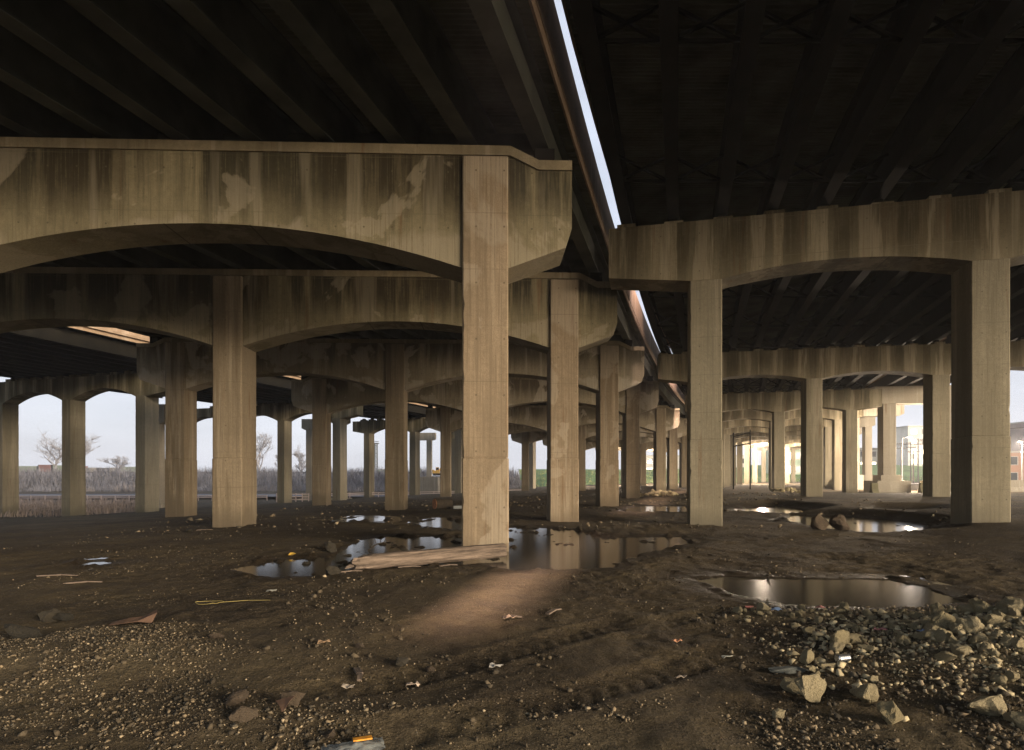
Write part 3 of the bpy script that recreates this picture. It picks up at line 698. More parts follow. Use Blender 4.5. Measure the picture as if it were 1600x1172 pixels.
# stones and clods in the main puddle
for q, s_, lb in (((515,862),.42,'dark wet stone in the left of the puddle, beside the timber'), ((478,880),.26,'low dark stone in the bright left tip of the puddle'),
    ((560,862),.2,'small dark clod behind the timber in the puddle'), ((632,858),.22,'dark clod in the puddle under the reflected sky'), ((543,868),.24,'angular stone just behind the left end of the timber'),
    ((834,876),.1,'small dark stone in the puddle right of the big column'), ((437,884),.18,'flat stone at the left tip of the puddle'), ((610,868),.16,'clod touching the back of the timber')):
    x, y = P(*q, z=-.03); rock('puddle_stone', x, y, s_, s_*.7, s_*.45, lb, 'stones in the main puddle', m=M['stone_dark'], sink=.1)
for q, s_, lb in (((35,1003),.32,'dark clod at the left edge of the gravel'),((78,968),.28,'grey clod above the left gravel'),((100,968),.2,'pale lump beside the grey clod at left'),((628,1034),.16,'flat tan stone in the middle of the dirt'),
    ((672,1040),.1,'small tan stone right of the flat middle stone'),((385,1130),.17,'pale lump stone among the gravel at lower middle'),((372,1108),.2,'dark stone above the pale lump at lower middle'),((455,1108),.2,'dark grey stone behind the rusty scrap'),
    ((512,1148),.12,'round pale stone left of the plastic bag'),((338,944+60),.12,'dark flat stone left of centre'),((560,1012),.11,'brown stone on the dirt below the sunlit patch'),((295,822),.35,'broken lump of earth at the foot of the left column'),((520,894),.3,'crumbled lump at the broken end of the timber')):
    x, y = P(*q, z=.02); rock('loose_stone', x, y, s_, s_*.75, s_*.5, lb, 'loose stones on the dirt', m=random.choice([M['stone_dark'], M['stone_brown']]), sink=.15)
# gravel: uncountable
TPL = []
for i in range(8):
    me = rock_mesh('t', 500+i, 0, npts=9); v = np.array([q.co[:] for q in me.vertices]); f = np.array([list(p.vertices) for p in me.polygons]); TPL.append((v, f)); bpy.data.meshes.remove(me)
def gravel(name, pts, sizes, m, label):
    hs, _, S = ground_h(pts[:,0], pts[:,1]); keep = S < .15; pts, sizes, hs = pts[keep], sizes[keep], hs[keep]
    VV = []; FF = []; b0 = 0
    ids = rng.integers(0, len(TPL), len(pts))
    for t in range(len(TPL)):
        k = ids == t; n = k.sum()
        if not n: continue
        tv, tf = TPL[t]
        a = rng.random(n)*6.283; bb = rng.normal(0, .5, n)
        ca, sa, cb, sb = np.cos(a), np.sin(a), np.cos(bb), np.sin(bb)
        v = tv[None]*(.7+.6*rng.random((n,1,3)))
        x = v[...,0]; y = v[...,1]*cb[:,None]-v[...,2]*sb[:,None]; z = v[...,1]*sb[:,None]+v[...,2]*cb[:,None]
        X = x*ca[:,None]-y*sa[:,None]; Y = x*sa[:,None]+y*ca[:,None]
        s_ = sizes[k][:,None]*.6
        W = np.stack([X*s_+pts[k,0][:,None], Y*s_+pts[k,1][:,None], z*s_+(hs[k]+sizes[k]*.15)[:,None]], -1)
        VV.append(W.reshape(-1,3)); FF.append((tf[None]+(np.arange(n)*len(tv))[:,None,None]+b0).reshape(-1,3)); b0 += n*len(tv)
    tag(np_mesh(name, np.concatenate(VV), np.concatenate(FF), m), label, 'gravel', kind='stuff')
def region(n, x0, x1, y0, y1, f=2.0, th=-.05, lo=.008, mean=.012, hi=.05, w_=None):
    x = rng.uniform(x0, x1, n*4); y = rng.uniform(y0, y1, n*4); k = fbm(x*f+4, y*f, 3) > th
    if w_ is not None: k &= rng.random(n*4) < w_(x, y)
    x, y = x[k][:n], y[k][:n]; return np.stack([x, y], 1), np.minimum(hi, lo+rng.exponential(mean, len(x)))
R_ = [region(20000, -6.5, -.8, 3.0, 6.2, th=-.25, mean=.008, lo=.005, hi=.04, w_=lambda x, y: smooth01((-x-.6-(y-3.2)*.75)/1.2)+.04),
      region(6500, -2.0, 7, 2.9, 4.3, 1.6, -.1, w_=lambda x, y: smooth01((4.35-y)/.7)),
      region(8500, 2.0, 8.5, 3.0, 7.5, 1.6, -.3, .012, .018, .08, w_=lambda x, y: np.clip(np.exp(-((x-5)/1.5)**2-((y-5.4)/1.3)**2)+.08, 0, 1)),
      region(18000, -10, 10, 3.2, 13, 1.0, -.05, .005, .006, .035),
      region(3000, -16, 14, 9, 26, .6, .03, .012, .014, .08),
      region(1600, -14, 20, 18, 48, .4, .05, .04, .05, .3)]
A = np.concatenate([q[0] for q in R_]); B = np.concatenate([q[1] for q in R_])
def gravel_mat(name, c_, var):
    m, nt, b = mat(name); g = N(nt, 'ShaderNodeNewGeometry'); r_ = g.outputs['Random Per Island']
    cc = mix(nt, r_, tuple(x*(1-var) for x in c_), tuple(x*(1+var) for x in c_)); L(nt, cc, b.inputs['Base Color']); b.inputs['Roughness'].default_value = .9
    n = N(nt, 'ShaderNodeTexNoise', i_Scale=60.0, i_Detail=4.0); tc = N(nt, 'ShaderNodeTexCoord'); L(nt, tc.outputs['Object'], n.inputs['Vector'])
    bp = N(nt, 'ShaderNodeBump', i_Strength=.6, i_Distance=.01); L(nt, n.outputs[0], bp.inputs['Height']); L(nt, bp.outputs[0], b.inputs['Normal']); return m
M['gr_tan'] = gravel_mat('tan_gravel', (.25,.20,.13), .75); M['gr_dark'] = gravel_mat('dark_gravel', (.07,.058,.04), .5); M['gr_mid'] = gravel_mat('brown_gravel', (.17,.13,.08), .6)
pick = rng.random(len(A))
_n = 3800; _x = rng.normal(4.6, 1.0, _n); _y = rng.normal(5.35, .75, _n); _k = (_y < 6.7) & (_x > 2.4) & (_y > 3)
gravel('rubble', np.stack([_x, _y], 1)[_k], (.02+rng.exponential(.022, _n).clip(0, .08))[_k], gravel_mat('rubble_gravel', (.50,.42,.26), .45), 'small broken concrete filling the rubble heap at lower right')
_p, _s = region(1500, -8, 4.5, 3.0, 9.5, .8, .12, .015, .016, .09)
gravel('dirt_clods', _p, _s, gravel_mat('clod', (.075,.058,.036), .45), 'dark crumbly clods of dirt scattered over the ground')
gravel('tan_gravel', A[pick < .27], B[pick < .27]*.9, M['gr_tan'], 'tan gravel and concrete crumbs strewn over the dirt')
_hp = np.exp(-((A[:,0]-4.7)/1.5)**2-((A[:,1]-5.3)/1.1)**2) > .3
pick = np.where(_hp & (pick >= .27) & (pick < .65), .9, pick)
gravel('dark_gravel', A[(pick >= .27) & (pick < .65)], B[(pick >= .27) & (pick < .65)], M['gr_dark'], 'dark wet gravel and clods strewn over the dirt')
gravel('brown_gravel', A[pick >= .65], B[pick >= .65], M['gr_mid'], 'brown gravel strewn over the dirt')

# timber
def local_obj(name, mb, m, loc, rz=0, rx=0, ry=0, smooth=False, parent=None):
    o = mb.build(name, m, parent, smooth); o.location = loc; o.rotation_euler = (rx, ry, rz); return o
def wood_mat(name, a, b_):
    m, nt, b = mat(name); tc = N(nt, 'ShaderNodeTexCoord'); oc = tc.outputs['Object']
    n = N(nt, 'ShaderNodeTexNoise', i_Scale=6.0, i_Detail=8.0, i_Roughness=.7); L(nt, scaled(nt, oc, (.25, 3, 3)), n.inputs['Vector'])
    cc = mix(nt, ramp(nt, n.outputs[0], [(.35, 0), (.65, 1)]), a, b_); L(nt, cc, b.inputs['Base Color']); b.inputs['Roughness'].default_value = .9
    bp = N(nt, 'ShaderNodeBump', i_Strength=.9, i_Distance=.02); L(nt, n.outputs[0], bp.inputs['Height']); L(nt, bp.outputs[0], b.inputs['Normal']); return m
M['wood'] = wood_mat('weathered_timber', (.04,.029,.022), (.23,.175,.135))
def timber(Lx, hw, hh, seed, broken=.35):
    r = random.Random(seed); mb = MB(); n = 44; m_ = 16; vs = []; fs = []
    for i in range(n+1):
        x = Lx*i/n; brk = max(0, 1-x/broken)
        for k in range(m_):
            a = 2*math.pi*(k+.5)/m_; cx, sx = math.cos(a), math.sin(a); mx = max(abs(cx), abs(sx))
            y = hw*cx/mx; z = hh*sx/mx
            e = mnoise.noise(Vector((x*3, y*14+seed, z*14)))*.014 + mnoise.noise(Vector((x*12, y*30, z*30)))*.006
            sc_ = 1-.55*brk*(.5+.5*mnoise.noise(Vector((x*9, k*1.3, seed))))
            vs.append((x + (brk > .5)*mnoise.noise(Vector((k*2.1, seed, 0)))*.12, (y+cx*e)*sc_, (z+sx*e)*sc_-(hh*(1-sc_)*.4)))
    for i in range(n):
        for k in range(m_): fs.append((i*m_+k, (i+1)*m_+k, (i+1)*m_+(k+1)%m_, i*m_+(k+1)%m_))
    fs += [tuple(range(m_)), tuple(n*m_+k for k in range(m_-1, -1, -1))]
    mb.add(vs, fs); return mb
x0, y0 = -2.72, 10.05; x1, y1 = -.17, 11.55
Lt = math.hypot(x1-x0, y1-y0)
tb = empty('timber_beam', (x0, y0, .115), math.atan2(y1-y0, x1-x0)); tb.rotation_euler.y = -.012
tag(tb, 'long weathered timber beam with a splintered left end lying across the puddle', 'timber beam')
timber(Lt, .14, .125, 5).build('beam', M['wood'], tb)
mb = MB(); mb.tube([(Lt-.22,-.135,.0),(Lt-.22,-.118,.0)], .02, 10); mb.build('bolt_hole', simple('dark_hole', (.01,.008,.006)), tb)
for k in range(7):
    mb = MB(); mb.bar((.02*k, -.08+.03*k, -.04+.02*(k%3)), (-.16+.03*k, -.1+.028*k, -.06+.015*(k%4)), .025, .02); mb.build('splinter', M['wood'], tb)
# splintered wood pieces
for q, ln, a_, lb in (((545,893),.45,.4,'splinter of wood in front of the broken timber end'),((640,888),.4,.25,'wood scrap under the front edge of the timber'),((700,884),.35,.5,'short wood scrap in front of the timber middle'),
    ((800,968),.22,.2,'small pale wood chip right of the sunlit patch'),((865,958),.3,1.0,'thin brown stick right of the pale wood chip'),((560,1055),.3,-1.2,'thin upright stick in the gravel left of centre'),((130,908),.5,.3,'thin flat lath on the dirt at left'),((90,901),.6,.1,'long thin lath left of the other lath'),((320,820),.5,.3,'board scrap by the foot of the left column'),((905,846),.35,.2,'wood scrap at the back rim of the puddle')):
    x, y = P(*q); mb = MB(); mb.bar((-ln/2,0,0), (ln*.1,.01,.012), .05, .018); mb.bar((ln*.1,.01,.012), (ln/2,-.01,.0), .035, .014)
    o = local_obj('wood_scrap', mb, M['wood'], (x, y, gz(x, y)+.015), a_); tag(o, lb, 'wood scrap', 'wood scraps on the dirt')
# branch in the puddle
x, y = P(596,858); mb = MB(); br = empty('dead_branch', (x, y, 0)); tag(br, 'small dead branch sticking out of the puddle behind the timber', 'branch')
bm_ = simple('dark_bark', (.04,.03,.02), .9, 0, 8, .4)
mb.tube([(-.3,0,-.04),(-.12,.02,.1),(.05,0,.15),(.25,-.04,.06)], [.018,.016,.012,.006], 6); mb.build('stem', bm_, br)
for k, (a, e) in enumerate((((-.12,.02,.1),(-.2,.05,.26)),((.05,0,.15),(.12,.05,.27)),((-.02,.01,.13),(-.02,-.1,.22)),((.15,-.02,.1),(.3,.05,.16)))):
    mb = MB(); mb.tube([a, tuple((Vector(a)+Vector(e))/2+Vector((.01,0,.02))), e], [.009,.007,.003], 5); mb.build('twig', bm_, br)
# folded rusty sheet
def sheet(name, pts, th, m, loc, rz, lab, cat_, group=None):
    mb = MB(); n = len(pts[0]); vs = []; fs = []; rws = len(pts)
    for s_ in (0, 1):
        for r_ in pts:
            for p in r_: vs.append((p[0], p[1], p[2]+s_*th))
    k0 = n*rws
    for j in range(rws-1):
        for i in range(n-1):
            a = j*n+i; fs.append((a, a+n, a+n+1, a+1)); fs.append((k0+a, k0+a+1, k0+a+n+1, k0+a+n))
    for i in range(n-1):
        fs.append((i, i+1, k0+i+1, k0+i)); a = (rws-1)*n+i; fs.append((a+1, a, k0+a, k0+a+1))
    for j in range(rws-1):
        a = j*n; fs.append((a+n, a, k0+a, k0+a+n)); a = j*n+n-1; fs.append((a, a+n, k0+a+n, k0+a))
    mb.add(vs, fs); o = local_obj(name, mb, m, loc, rz); tag(o, lab, cat_, group); return o
M['rust'] = simple('brown_card', (.12,.07,.045), .8, 0, 6, .35, .3)
x, y = P(212,979); sheet('folded_sheet', [[(-.24,-.06,.0),(-.08,-.07,.02),(.05,-.07,.035),(.2,-.08,.02)],[(-.25,.02,.01),(-.08,.03,.05),(.06,.05,.06),(.22,-.01,.11)],[(-.22,.09,0),(-.06,.1,.02),(.1,.12,.04),(.19,.06,.13)]], .006, M['rust'], (x, y, gz(x,y)+.01), .1, 'brown folded sheet of card with a raised corner lying on the dirt at left', 'card sheet')
x, y = P(440,1126); sheet('card_scrap', [[(-.06,.05,.03),(.0,.06,.045),(.065,.065,.06)],[(-.015,0,.02),(.02,.01,.03),(.05,.01,.045)],[(.02,-.05,.0),(.028,-.05,.002),(.035,-.048,.006)]], .003, M['rust'], (x, y, gz(x,y)+.02), 0, 'triangular reddish brown scrap standing in the gravel at lower middle', 'scrap')
# plastic bag with a yellow label
x, y = P(552,1168); bag = empty('plastic_bag', (x, y, gz(x,y)), .35); tag(bag, 'crumpled clear plastic bag with an orange strip at the lower edge', 'plastic bag')
pm, nt, b = mat('clear_plastic'); b.inputs['Base Color'].default_value = (.35,.38,.38,1); b.inputs['Roughness'].default_value = .2; b.inputs['Alpha'].default_value = .55
mb = MB(); n = 16; vs = []; fs = []
for j in range(n):
    for i in range(n):
        u, v = i/(n-1)-.5, j/(n-1)-.5
        vs.append((u*.36, v*.16, .02+.03*max(0, 1-4*(u*u+v*v))+.022*mnoise.noise(Vector((u*9, v*12, 3)))))
for j in range(n-1):
    for i in range(n-1): fs.append((j*n+i, j*n+i+1, (j+1)*n+i+1, (j+1)*n+i))
mb.add(vs, fs); mb.build('film', pm, bag, True)
mb = MB(); mb.box(.0,.11,-.005,.035,.055,.064); mb.build('printed_strip', simple('orange_print', (.75,.33,.04), .5, 0, 20, .3), bag)
# string loop
x, y = P(326,943); mb = MB(); mb.tube([(x+.17*math.cos(t)*(1+.12*math.sin(3*t)), y+.09*math.sin(t), gz(x+.17*math.cos(t), y+.09*math.sin(t))+.008) for t in np.linspace(.3, 6.0, 26)]+[(x+.45, y+.1, gz(x+.45,y+.1)+.008),(x+.75,y+.06,gz(x+.75,y+.06)+.006)], .004, 5)
o = mb.build('string_loop', simple('yellow_string', (.3,.24,.08), .8)); tag(o, 'thin yellowish string lying in a loop on the dirt at left', 'string')
# can
x, y = P(1317,1030, z=.05); cn = empty('drink_can', (x, y, gz(x,y)+.045), .3); tag(cn, 'small silver can lying at the edge of the rubble heap', 'can')
ms = simple('bare_aluminium', (.6,.62,.65), .25, .9)
mb = MB(); mb.tube([(-.06,0,0),(-.055,0,0),(.05,0,0),(.056,0,0),(.062,0,0)], [.026,.033,.033,.03,.026], 20); mb.build('body', ms, cn, False)
mb = MB(); mb.tube([(-.066,0,0),(-.06,0,0)], [.025,.027], 20); mb.build('lid', ms, cn)
# flat slabs
x, y = P(1236,1047, z=.02); rock('flat_slab', x, y+.06, .28, .14, .07, 'flat pale blue-grey slab of stone left of the heap', 'flat slabs near the heap', m=stone_mat('pale_slate', (.2,.21,.19), (.34,.36,.33)), sink=.2, tilt=.05, rz=0)
x, y = P(1303,1043, z=.02); rock('flat_slab', x, y+.05, .24, .12, .05, 'thin tan slab of stone in front of the silver can', 'flat slabs near the heap', m=M['stone'], sink=.2, tilt=.08, rz=.2)
# litter
LIT = [((1135,1024),(.5,.5,.42),'white paper scrap on bare dirt left of the flat slab'),((1063,1057),(.42,.34,.26),'cream paper scrap on bare dirt in the middle right'),((1376,1004),(.45,.2,.2),'pink rag in the rubble heap'),
 ((1172,949),(.4,.15,.13),'red plastic scrap left in the low stone row'),((1213,957),(.2,.3,.5),'blue plastic scrap in the low stone row'),((1446,1016),(.25,.33,.5),'pale blue plastic scrap in the rubble heap'),((1281,951),(.5,.2,.18),'pink scrap at the right of the low stone row'),
 ((798,969),(.5,.36,.26),'bright pinkish scrap below the right end of the sunlit patch'),((545,1077),(.45,.38,.3),'crumpled pale paper among the gravel left of centre'),((645,1068),(.5,.4,.32),'crumpled pale wrapper in the dirt left of the middle'),((505,1016),(.3,.2,.12),'brown scrap above the left gravel'),
 ((455,868),(.6,.38,.06),'orange yellow scrap at the back of the puddle left end'),((440,886),(.4,.26,.05),'ochre scrap in the left tip of the puddle'),((1058,1003),(.5,.25,.14),'orange chip in the bare dirt right of the middle'),((425,964-40),(.25,.25,.22),'grey scrap on the dirt under the puddle'),((775,1045),(.4,.38,.35),'twisted grey wrapper in the dirt below the middle'),((1592,1002),(.5,.5,.48),'white scrap at the right frame edge of the heap')]
for (q, cl_, lb) in LIT:
    x, y = P(*q); k = .035+.0055*y; pr = random.Random(q[0])
    pts = [[((i-1.5)*k*.5+pr.uniform(-.2,.2)*k, (j-1)*k*.45+pr.uniform(-.15,.15)*k, pr.uniform(.0,.5)*k) for i in range(4)] for j in range(3)]
    sheet('litter_scrap', pts, .003, simple('litter', cl_, .7, 0, 12, .2), (x, y, gz(x,y)+.012), pr.uniform(-.5,.5), lb, 'litter', 'litter scraps')
# log and pipe between the left piers
lg = empty('cut_log', (-4.0, 30.5, gz(-4,30.5)+.28), .55); tag(lg, 'short cut log with an orange end lying beyond the main column', 'log')
mb = MB(); mb.tube([(0,0,0),(.9,0,0)], [.3,.27], 14); mb.build('bark', bm_, lg)
mb = MB(); mb.tube([(-.03,0,0),(.004,0,0)], [.27,.28], 14); mb.build('cut_face', simple('cut_wood', (.42,.2,.11), .8, 0, 6, .3), lg)
mb = MB(); mb.tube([(-3.0,30.2,gz(-3,30.2)+.1),(-1.6,30.6,gz(-1.6,30.6)+.08)], .09, 10); o = mb.build('pipe_length', simple('grey_pipe', (.3,.32,.33), .5)); tag(o, 'pale pipe length lying beside the cut log', 'pipe')

# tall pipe frame among the far right columns
fr = empty('goal_frame', (PD(1146,72), 72, 0), 0); tag(fr, 'tall dark goal-like pipe frame among the far orange columns', 'metal frame')
for xx, h_ in ((0, 6.9),(2.05, 7.3)): mb = MB(); mb.tube([(xx,0,-.8),(xx,0,h_)], .09, 8); mb.build('post', M['steel'], fr)
for a, e in ((6.45,6.95),(5.25,5.6)): mb = MB(); mb.tube([(.08,0,a),(1.97,0,e)], .07, 8); mb.build('crossbar', M['steel'], fr)

# ------------------------------------------------------------------ lamps
M['lampglow'] = simple('lit_lamp', (1,.9,.75), .4, emit=(1,.86,.68), estr=60)
M['galv'] = simple('galvanised_pole', (.3,.3,.29), .5, .3, 3, .2)
def street_lamp(X, Y, z0, h, arm, lab, grp, energy, spot=None, side=1):
    t = empty('street_lamp', (X, Y, z0)); tag(t, lab, 'street lamp', grp)
    mb = MB(); mb.tube([(0,0,0),(0,0,h*.97)], [.11,.06], 8); mb.build('pole', M['galv'], t)
    mb = MB(); mb.tube([(0,0,h*.96),(side*arm*.5,0,h),(side*arm,0,h)], .04, 6); mb.build('arm', M['galv'], t)
    mb = MB(); mb.box(side*arm-.35, side*arm+.35, -.14, .14, h-.03, h+.1); hd = mb.build('lamp_head', M['galv'], t)
    mb = MB(); mb.box(side*arm-.26, side*arm+.26, -.1, .1, h-.08, h-.032); mb.build('lens', M['lampglow'], hd)
    ld = bpy.data.lights.new('street_lamp_light', 'SPOT' if spot else 'POINT'); lo = bpy.data.objects.new('street_lamp_light', ld); col.objects.link(lo)
    ld.energy = energy; ld.color = (1, .72, .60) if spot else (1, .80, .60); ld.shadow_soft_size = .2 if spot else .16
    if spot: ld.spot_size = R(spot); ld.spot_blend = .5
    lo.parent = t; lo.location = (side*arm, 0, h-.2)
    if spot: lo.rotation_euler = (R(14), 0, R(-15)); ld.spot_blend = .6
    return t, lo
for Y, en in ((7.2, 1), (31, 1.6), (56, 2.2), (82, 3)):
    X = cf(Y)-2.44+.006*max(0, min(Y, 45)-12)
    t, lo = street_lamp(X+1.2, Y, 11.5, 3.6, 1.2, 'street lamp on the parapet above the slot, %s' % {7.2:'nearest the camera',31:'above the second right pier',56:'above the third right pier',82:'farthest along'}[Y], 'street lamps above the slot', (20000 if Y < 10 else 4500)*en, 42 if Y < 10 else 90, -1)
for k_, (x_, y_) in enumerate(((24, 118), (38, 120), (50, 121), (66, 122))):  # extra lamps, added to brighten the far columns and street
    street_lamp(x_, y_, 0, 8.0, 1.5, ['first','second','third','fourth'][k_]+' from left of the street lamps added to brighten the far columns', 'street lamps added to brighten the far columns', 16000)
street_lamp(PD(1410,120), 120, 0, 9.6, 1.5, 'glowing street lamp beside the leftmost utility pole at right', 'lit street lamps at right', 3000)
street_lamp(PD(1455,60), 60, 0, 4.4, -.5, 'street lamp with a star flare against the right rear column', 'lit street lamps at right', 9000)
street_lamp(PD(1597,80), 80, 0, 6.3, -.3, 'street lamp glowing orange at the right frame edge', 'lit street lamps at right', 12000)

# ------------------------------------------------------------------ background, left
M['brush'] = simple('bare_brush', (.24,.235,.26), .9, 0, .5, .5)  # pale bluish grey: distance haze put into the brush colour
M['brush2'] = simple('dry_brush', (.28,.25,.24), .9, 0, .5, .4)
M['reed'] = simple('dry_reeds', (.36,.29,.25), .9, 0, .3, .3)
M['bank'] = simple('bank_soil', (.10,.09,.08), .95, 0, .2, .4)
# embankment
def terrain(name, x0, x1, nx_, y0, y1, ny_, fz, m):
    xs = np.linspace(x0, x1, nx_); ys = np.linspace(y0, y1, ny_); X, Y = np.meshgrid(xs, ys); Z = fz(X, Y)
    idx = np.arange(nx_*ny_).reshape(ny_, nx_); F = np.stack([idx[:-1,:-1], idx[:-1,1:], idx[1:,1:], idx[1:,:-1]], -1).reshape(-1,4)
    return tag(np_mesh(name, np.stack([X.ravel(), Y.ravel(), Z.ravel()], 1), F, m, smooth=True), kind='structure')
bankz = lambda X, Y: -3.2 + 4.6*smooth01((Y-128)/16)*smooth01((12-X)/14) + .5*fbm(X*.1, Y*.1, 3)
terrain('embankment', -330, 14, 120, 118, 260, 40, bankz, M['bank'])
def blades(n, fx, hgt, wid, lean, m, name, label, parent=None, seg=2):
    x, y, z = fx(n); n = len(x); h = hgt*(.5+rng.random(n)*.7); a = rng.random(n)*6.283; ln = rng.normal(0, lean, n)*h
    ca, sa = np.cos(a), np.sin(a); V = []; w_ = wid*(.6+.8*rng.random(n))
    px_, py_ = -sa*w_/2, ca*w_/2
    for k, (t, q) in enumerate(((0,1),(.5,.8),(1,.15))):
        cx_ = x+ca*ln*t*t; cy_ = y+sa*ln*t*t; cz = z+h*t
        V.append(np.stack([cx_-px_*q, cy_-py_*q, cz], 1)); V.append(np.stack([cx_+px_*q, cy_+py_*q, cz], 1))
    V = np.stack(V, 1).reshape(-1, 3); b0 = np.arange(n)[:,None]*6
    F = np.concatenate([b0+np.array([0,1,3,2]), b0+np.array([2,3,5,4])])
    o = np_mesh(name, V, F, m, parent); 
    if label: tag(o, label, name.replace('_', ' '), kind='stuff')
    return o
def f_bank(n):
    x = rng.uniform(-150, 2, n); y = 124+rng.random(n)**1.3*26; cl_ = fbm(x*.12, y*.12+3, 3); k = cl_ > -.28; x, y = x[k], y[k]; return x, y, bankz(x, y)-.2
blades(40000, f_bank, 2.5, .10, .7, M['brush'], 'bare_brush', 'grey leafless brush covering the far bank at left')
def f_bank2(n):
    x = rng.uniform(-95, 2, n); y = 122+rng.random(n)*10; k = fbm(x*.2+30, y*.2, 2) > .0; x, y = x[k], y[k]; return x, y, bankz(x, y)
blades(9000, f_bank2, 2.4, .14, .35, M['brush2'], 'dry_weeds', 'tan dry weeds along the foot of the far bank')
def f_reed(n):
    x = rng.uniform(-90, -18, n); y = rng.uniform(50, 82, n); k = (x < -26-(y-50)*-.1-.0) & (x < -.62*y) ; x, y = x[k], y[k]; return x, y, base_h(x, y)-.1
blades(22000, f_reed, .62, .07, .45, M['reed'], 'reeds', 'pinkish dry reeds in the low field at far left')
# road along the bank
terrain('road', -200, 10, 40, 88, 100, 3, lambda X, Y: -1.45+X*0+.0*Y, simple('far_road', (.12,.11,.12), .8))
# guard rail
def guard_rail(pts, lab, n_post, h=.8, rails=(.55,.8)):
    o = empty('guard_rail', (pts[0][0], pts[0][1], 0)); tag(o, lab, 'guard rail', 'guard rails at left')
    for r_ in rails:
        mb = MB()
        for a, b_ in zip(pts[:-1], pts[1:]): mb.bar((a[0]-pts[0][0], a[1]-pts[0][1], a[2]+r_), (b_[0]-pts[0][0], b_[1]-pts[0][1], b_[2]+r_), .05, .12)
        mb.build('rail', M['rail'], o)
    for k in range(n_post):
        t = k/(n_post-1)*(len(pts)-1); i = min(int(t), len(pts)-2); f = t-i; a, b_ = pts[i], pts[i+1]
        q = [a[j]+(b_[j]-a[j])*f for j in range(3)]
        mb = MB(); mb.box(q[0]-pts[0][0]-.05, q[0]-pts[0][0]+.05, q[1]-pts[0][1]+.03, q[1]-pts[0][1]+.12, q[2]-.6, q[2]+h+.1); mb.build('post', M['rail'], o)
M['rail'] = simple('pale_rail', (.62,.5,.46), .5)
guard_rail([(-75,82,-2.0),(-35,84,-2.0)], 'long pale guard rail beyond the misty field at far left', 22)
guard_rail([(PD(432,80),80,-1.95),(PD(482,80),80,-1.95)], 'white railing beside the hammerhead pedestal pier', 6, 1.1, (.4,.75,1.1))
guard_rail([(-28,86,-1.8),(2,94,-1.4)], 'pale guard rail running behind the middle left piers', 16)
# bare trees
M['bark'] = simple('grey_bark', (.30,.295,.32), .9, 0, 2, .3)
def bare_tree(X, Y, z, H, lab, seed, spread=.55):
    r = random.Random(seed); t = empty('bare_tree', (X, Y, z)); tag(t, lab, 'tree', 'bare trees on the far bank')
    mbt = MB(); mbc = MB()
    def grow(p, d, ln, rad, lv):
        n = 4; pts = [p]; rr = [rad]
        for k in range(n):
            d = (d+Vector((r.gauss(0,.12), r.gauss(0,.12), r.gauss(.03,.08)))).normalized(); p = p+d*ln/n; pts.append(p); rr.append(rad*(1-.5*(k+1)/n))
        (mbt if lv < 1 else mbc).tube(pts, [max(q, .022) for q in rr], 6 if lv < 2 else 3, False)
        if lv < 5:
            for k in range(4 if lv < 4 else 3):
                q = pts[r.randint(1 if lv else 2, n)]; a = r.random()*6.28
                dd = (d*1.0+Vector((math.cos(a), math.sin(a), r.uniform(-.1,.5)))*spread*1.4).normalized()
                grow(q, dd, ln*r.uniform(.55,.78), rad*.5, lv+1)
    grow(Vector((0,0,-.5)), Vector((0,0,1)), H*.42, H*.03, 0)
    mbt.build('trunk', M['bark'], t); mbc.build('crown', M['bark'], t)
for px, Y, topy, lab, sp in ((82,150,698,'wide bare tree on the far bank, leftmost',.8),(126,152,692,'tallest bare tree on the far bank, behind the second far left column',.7),(193,155,712,'low bare tree on the far bank between the far left columns',.8),
    (243,150,719,'small bare tree beside the pale pedestal pier at far left',.5),(407,148,697,'upright bare tree just right of the big left column',.5),(468,150,714,'small spreading bare tree left of the hammerhead pier',.6),(440,150,722,'thin bare sapling right of the upright bare tree',.4)):
    z = 1.0; bare_tree(PD(px, Y), Y, z, 1.5*((744-topy)*Y/920+1.6-z), lab, px, sp)
# lattice tower
tw = empty('lattice_tower', (PD(587.5,200), 200, 1.0)); tag(tw, 'thin steel lattice tower standing beyond the bank', 'tower')
H = 11.6; hw = .5
for sx in (-1,1):
    for sy in (-1,1): mb = MB(); mb.bar((sx*hw,sy*hw,-1),(sx*hw*.8,sy*hw*.8,H),.12,.12); mb.build('leg', M['steelL'], tw)
for sy in (-1,1):
    mb = MB()
    for k in range(9):
        z0_ = k*H/9; z1_ = z0_+H/9
        mb.bar((-hw*.9,sy*hw*.9,z0_),(hw*.9,sy*hw*.9,z1_),.08,.08); mb.bar((hw*.9,sy*hw*.9,z0_),(-hw*.9,sy*hw*.9,z1_),.08,.08); mb.bar((-hw*.9,sy*hw*.9,z1_),(hw*.9,sy*hw*.9,z1_),.1,.1)
    mb.build('lacing', M['steelL'], tw)
mb = MB(); mb.box(-.9,.9,-.8,.8,H,H+.25); mb.box(-.85,.85,-.75,.75,H+.7,H+.8); mb.build('platform', M['steelL'], tw)
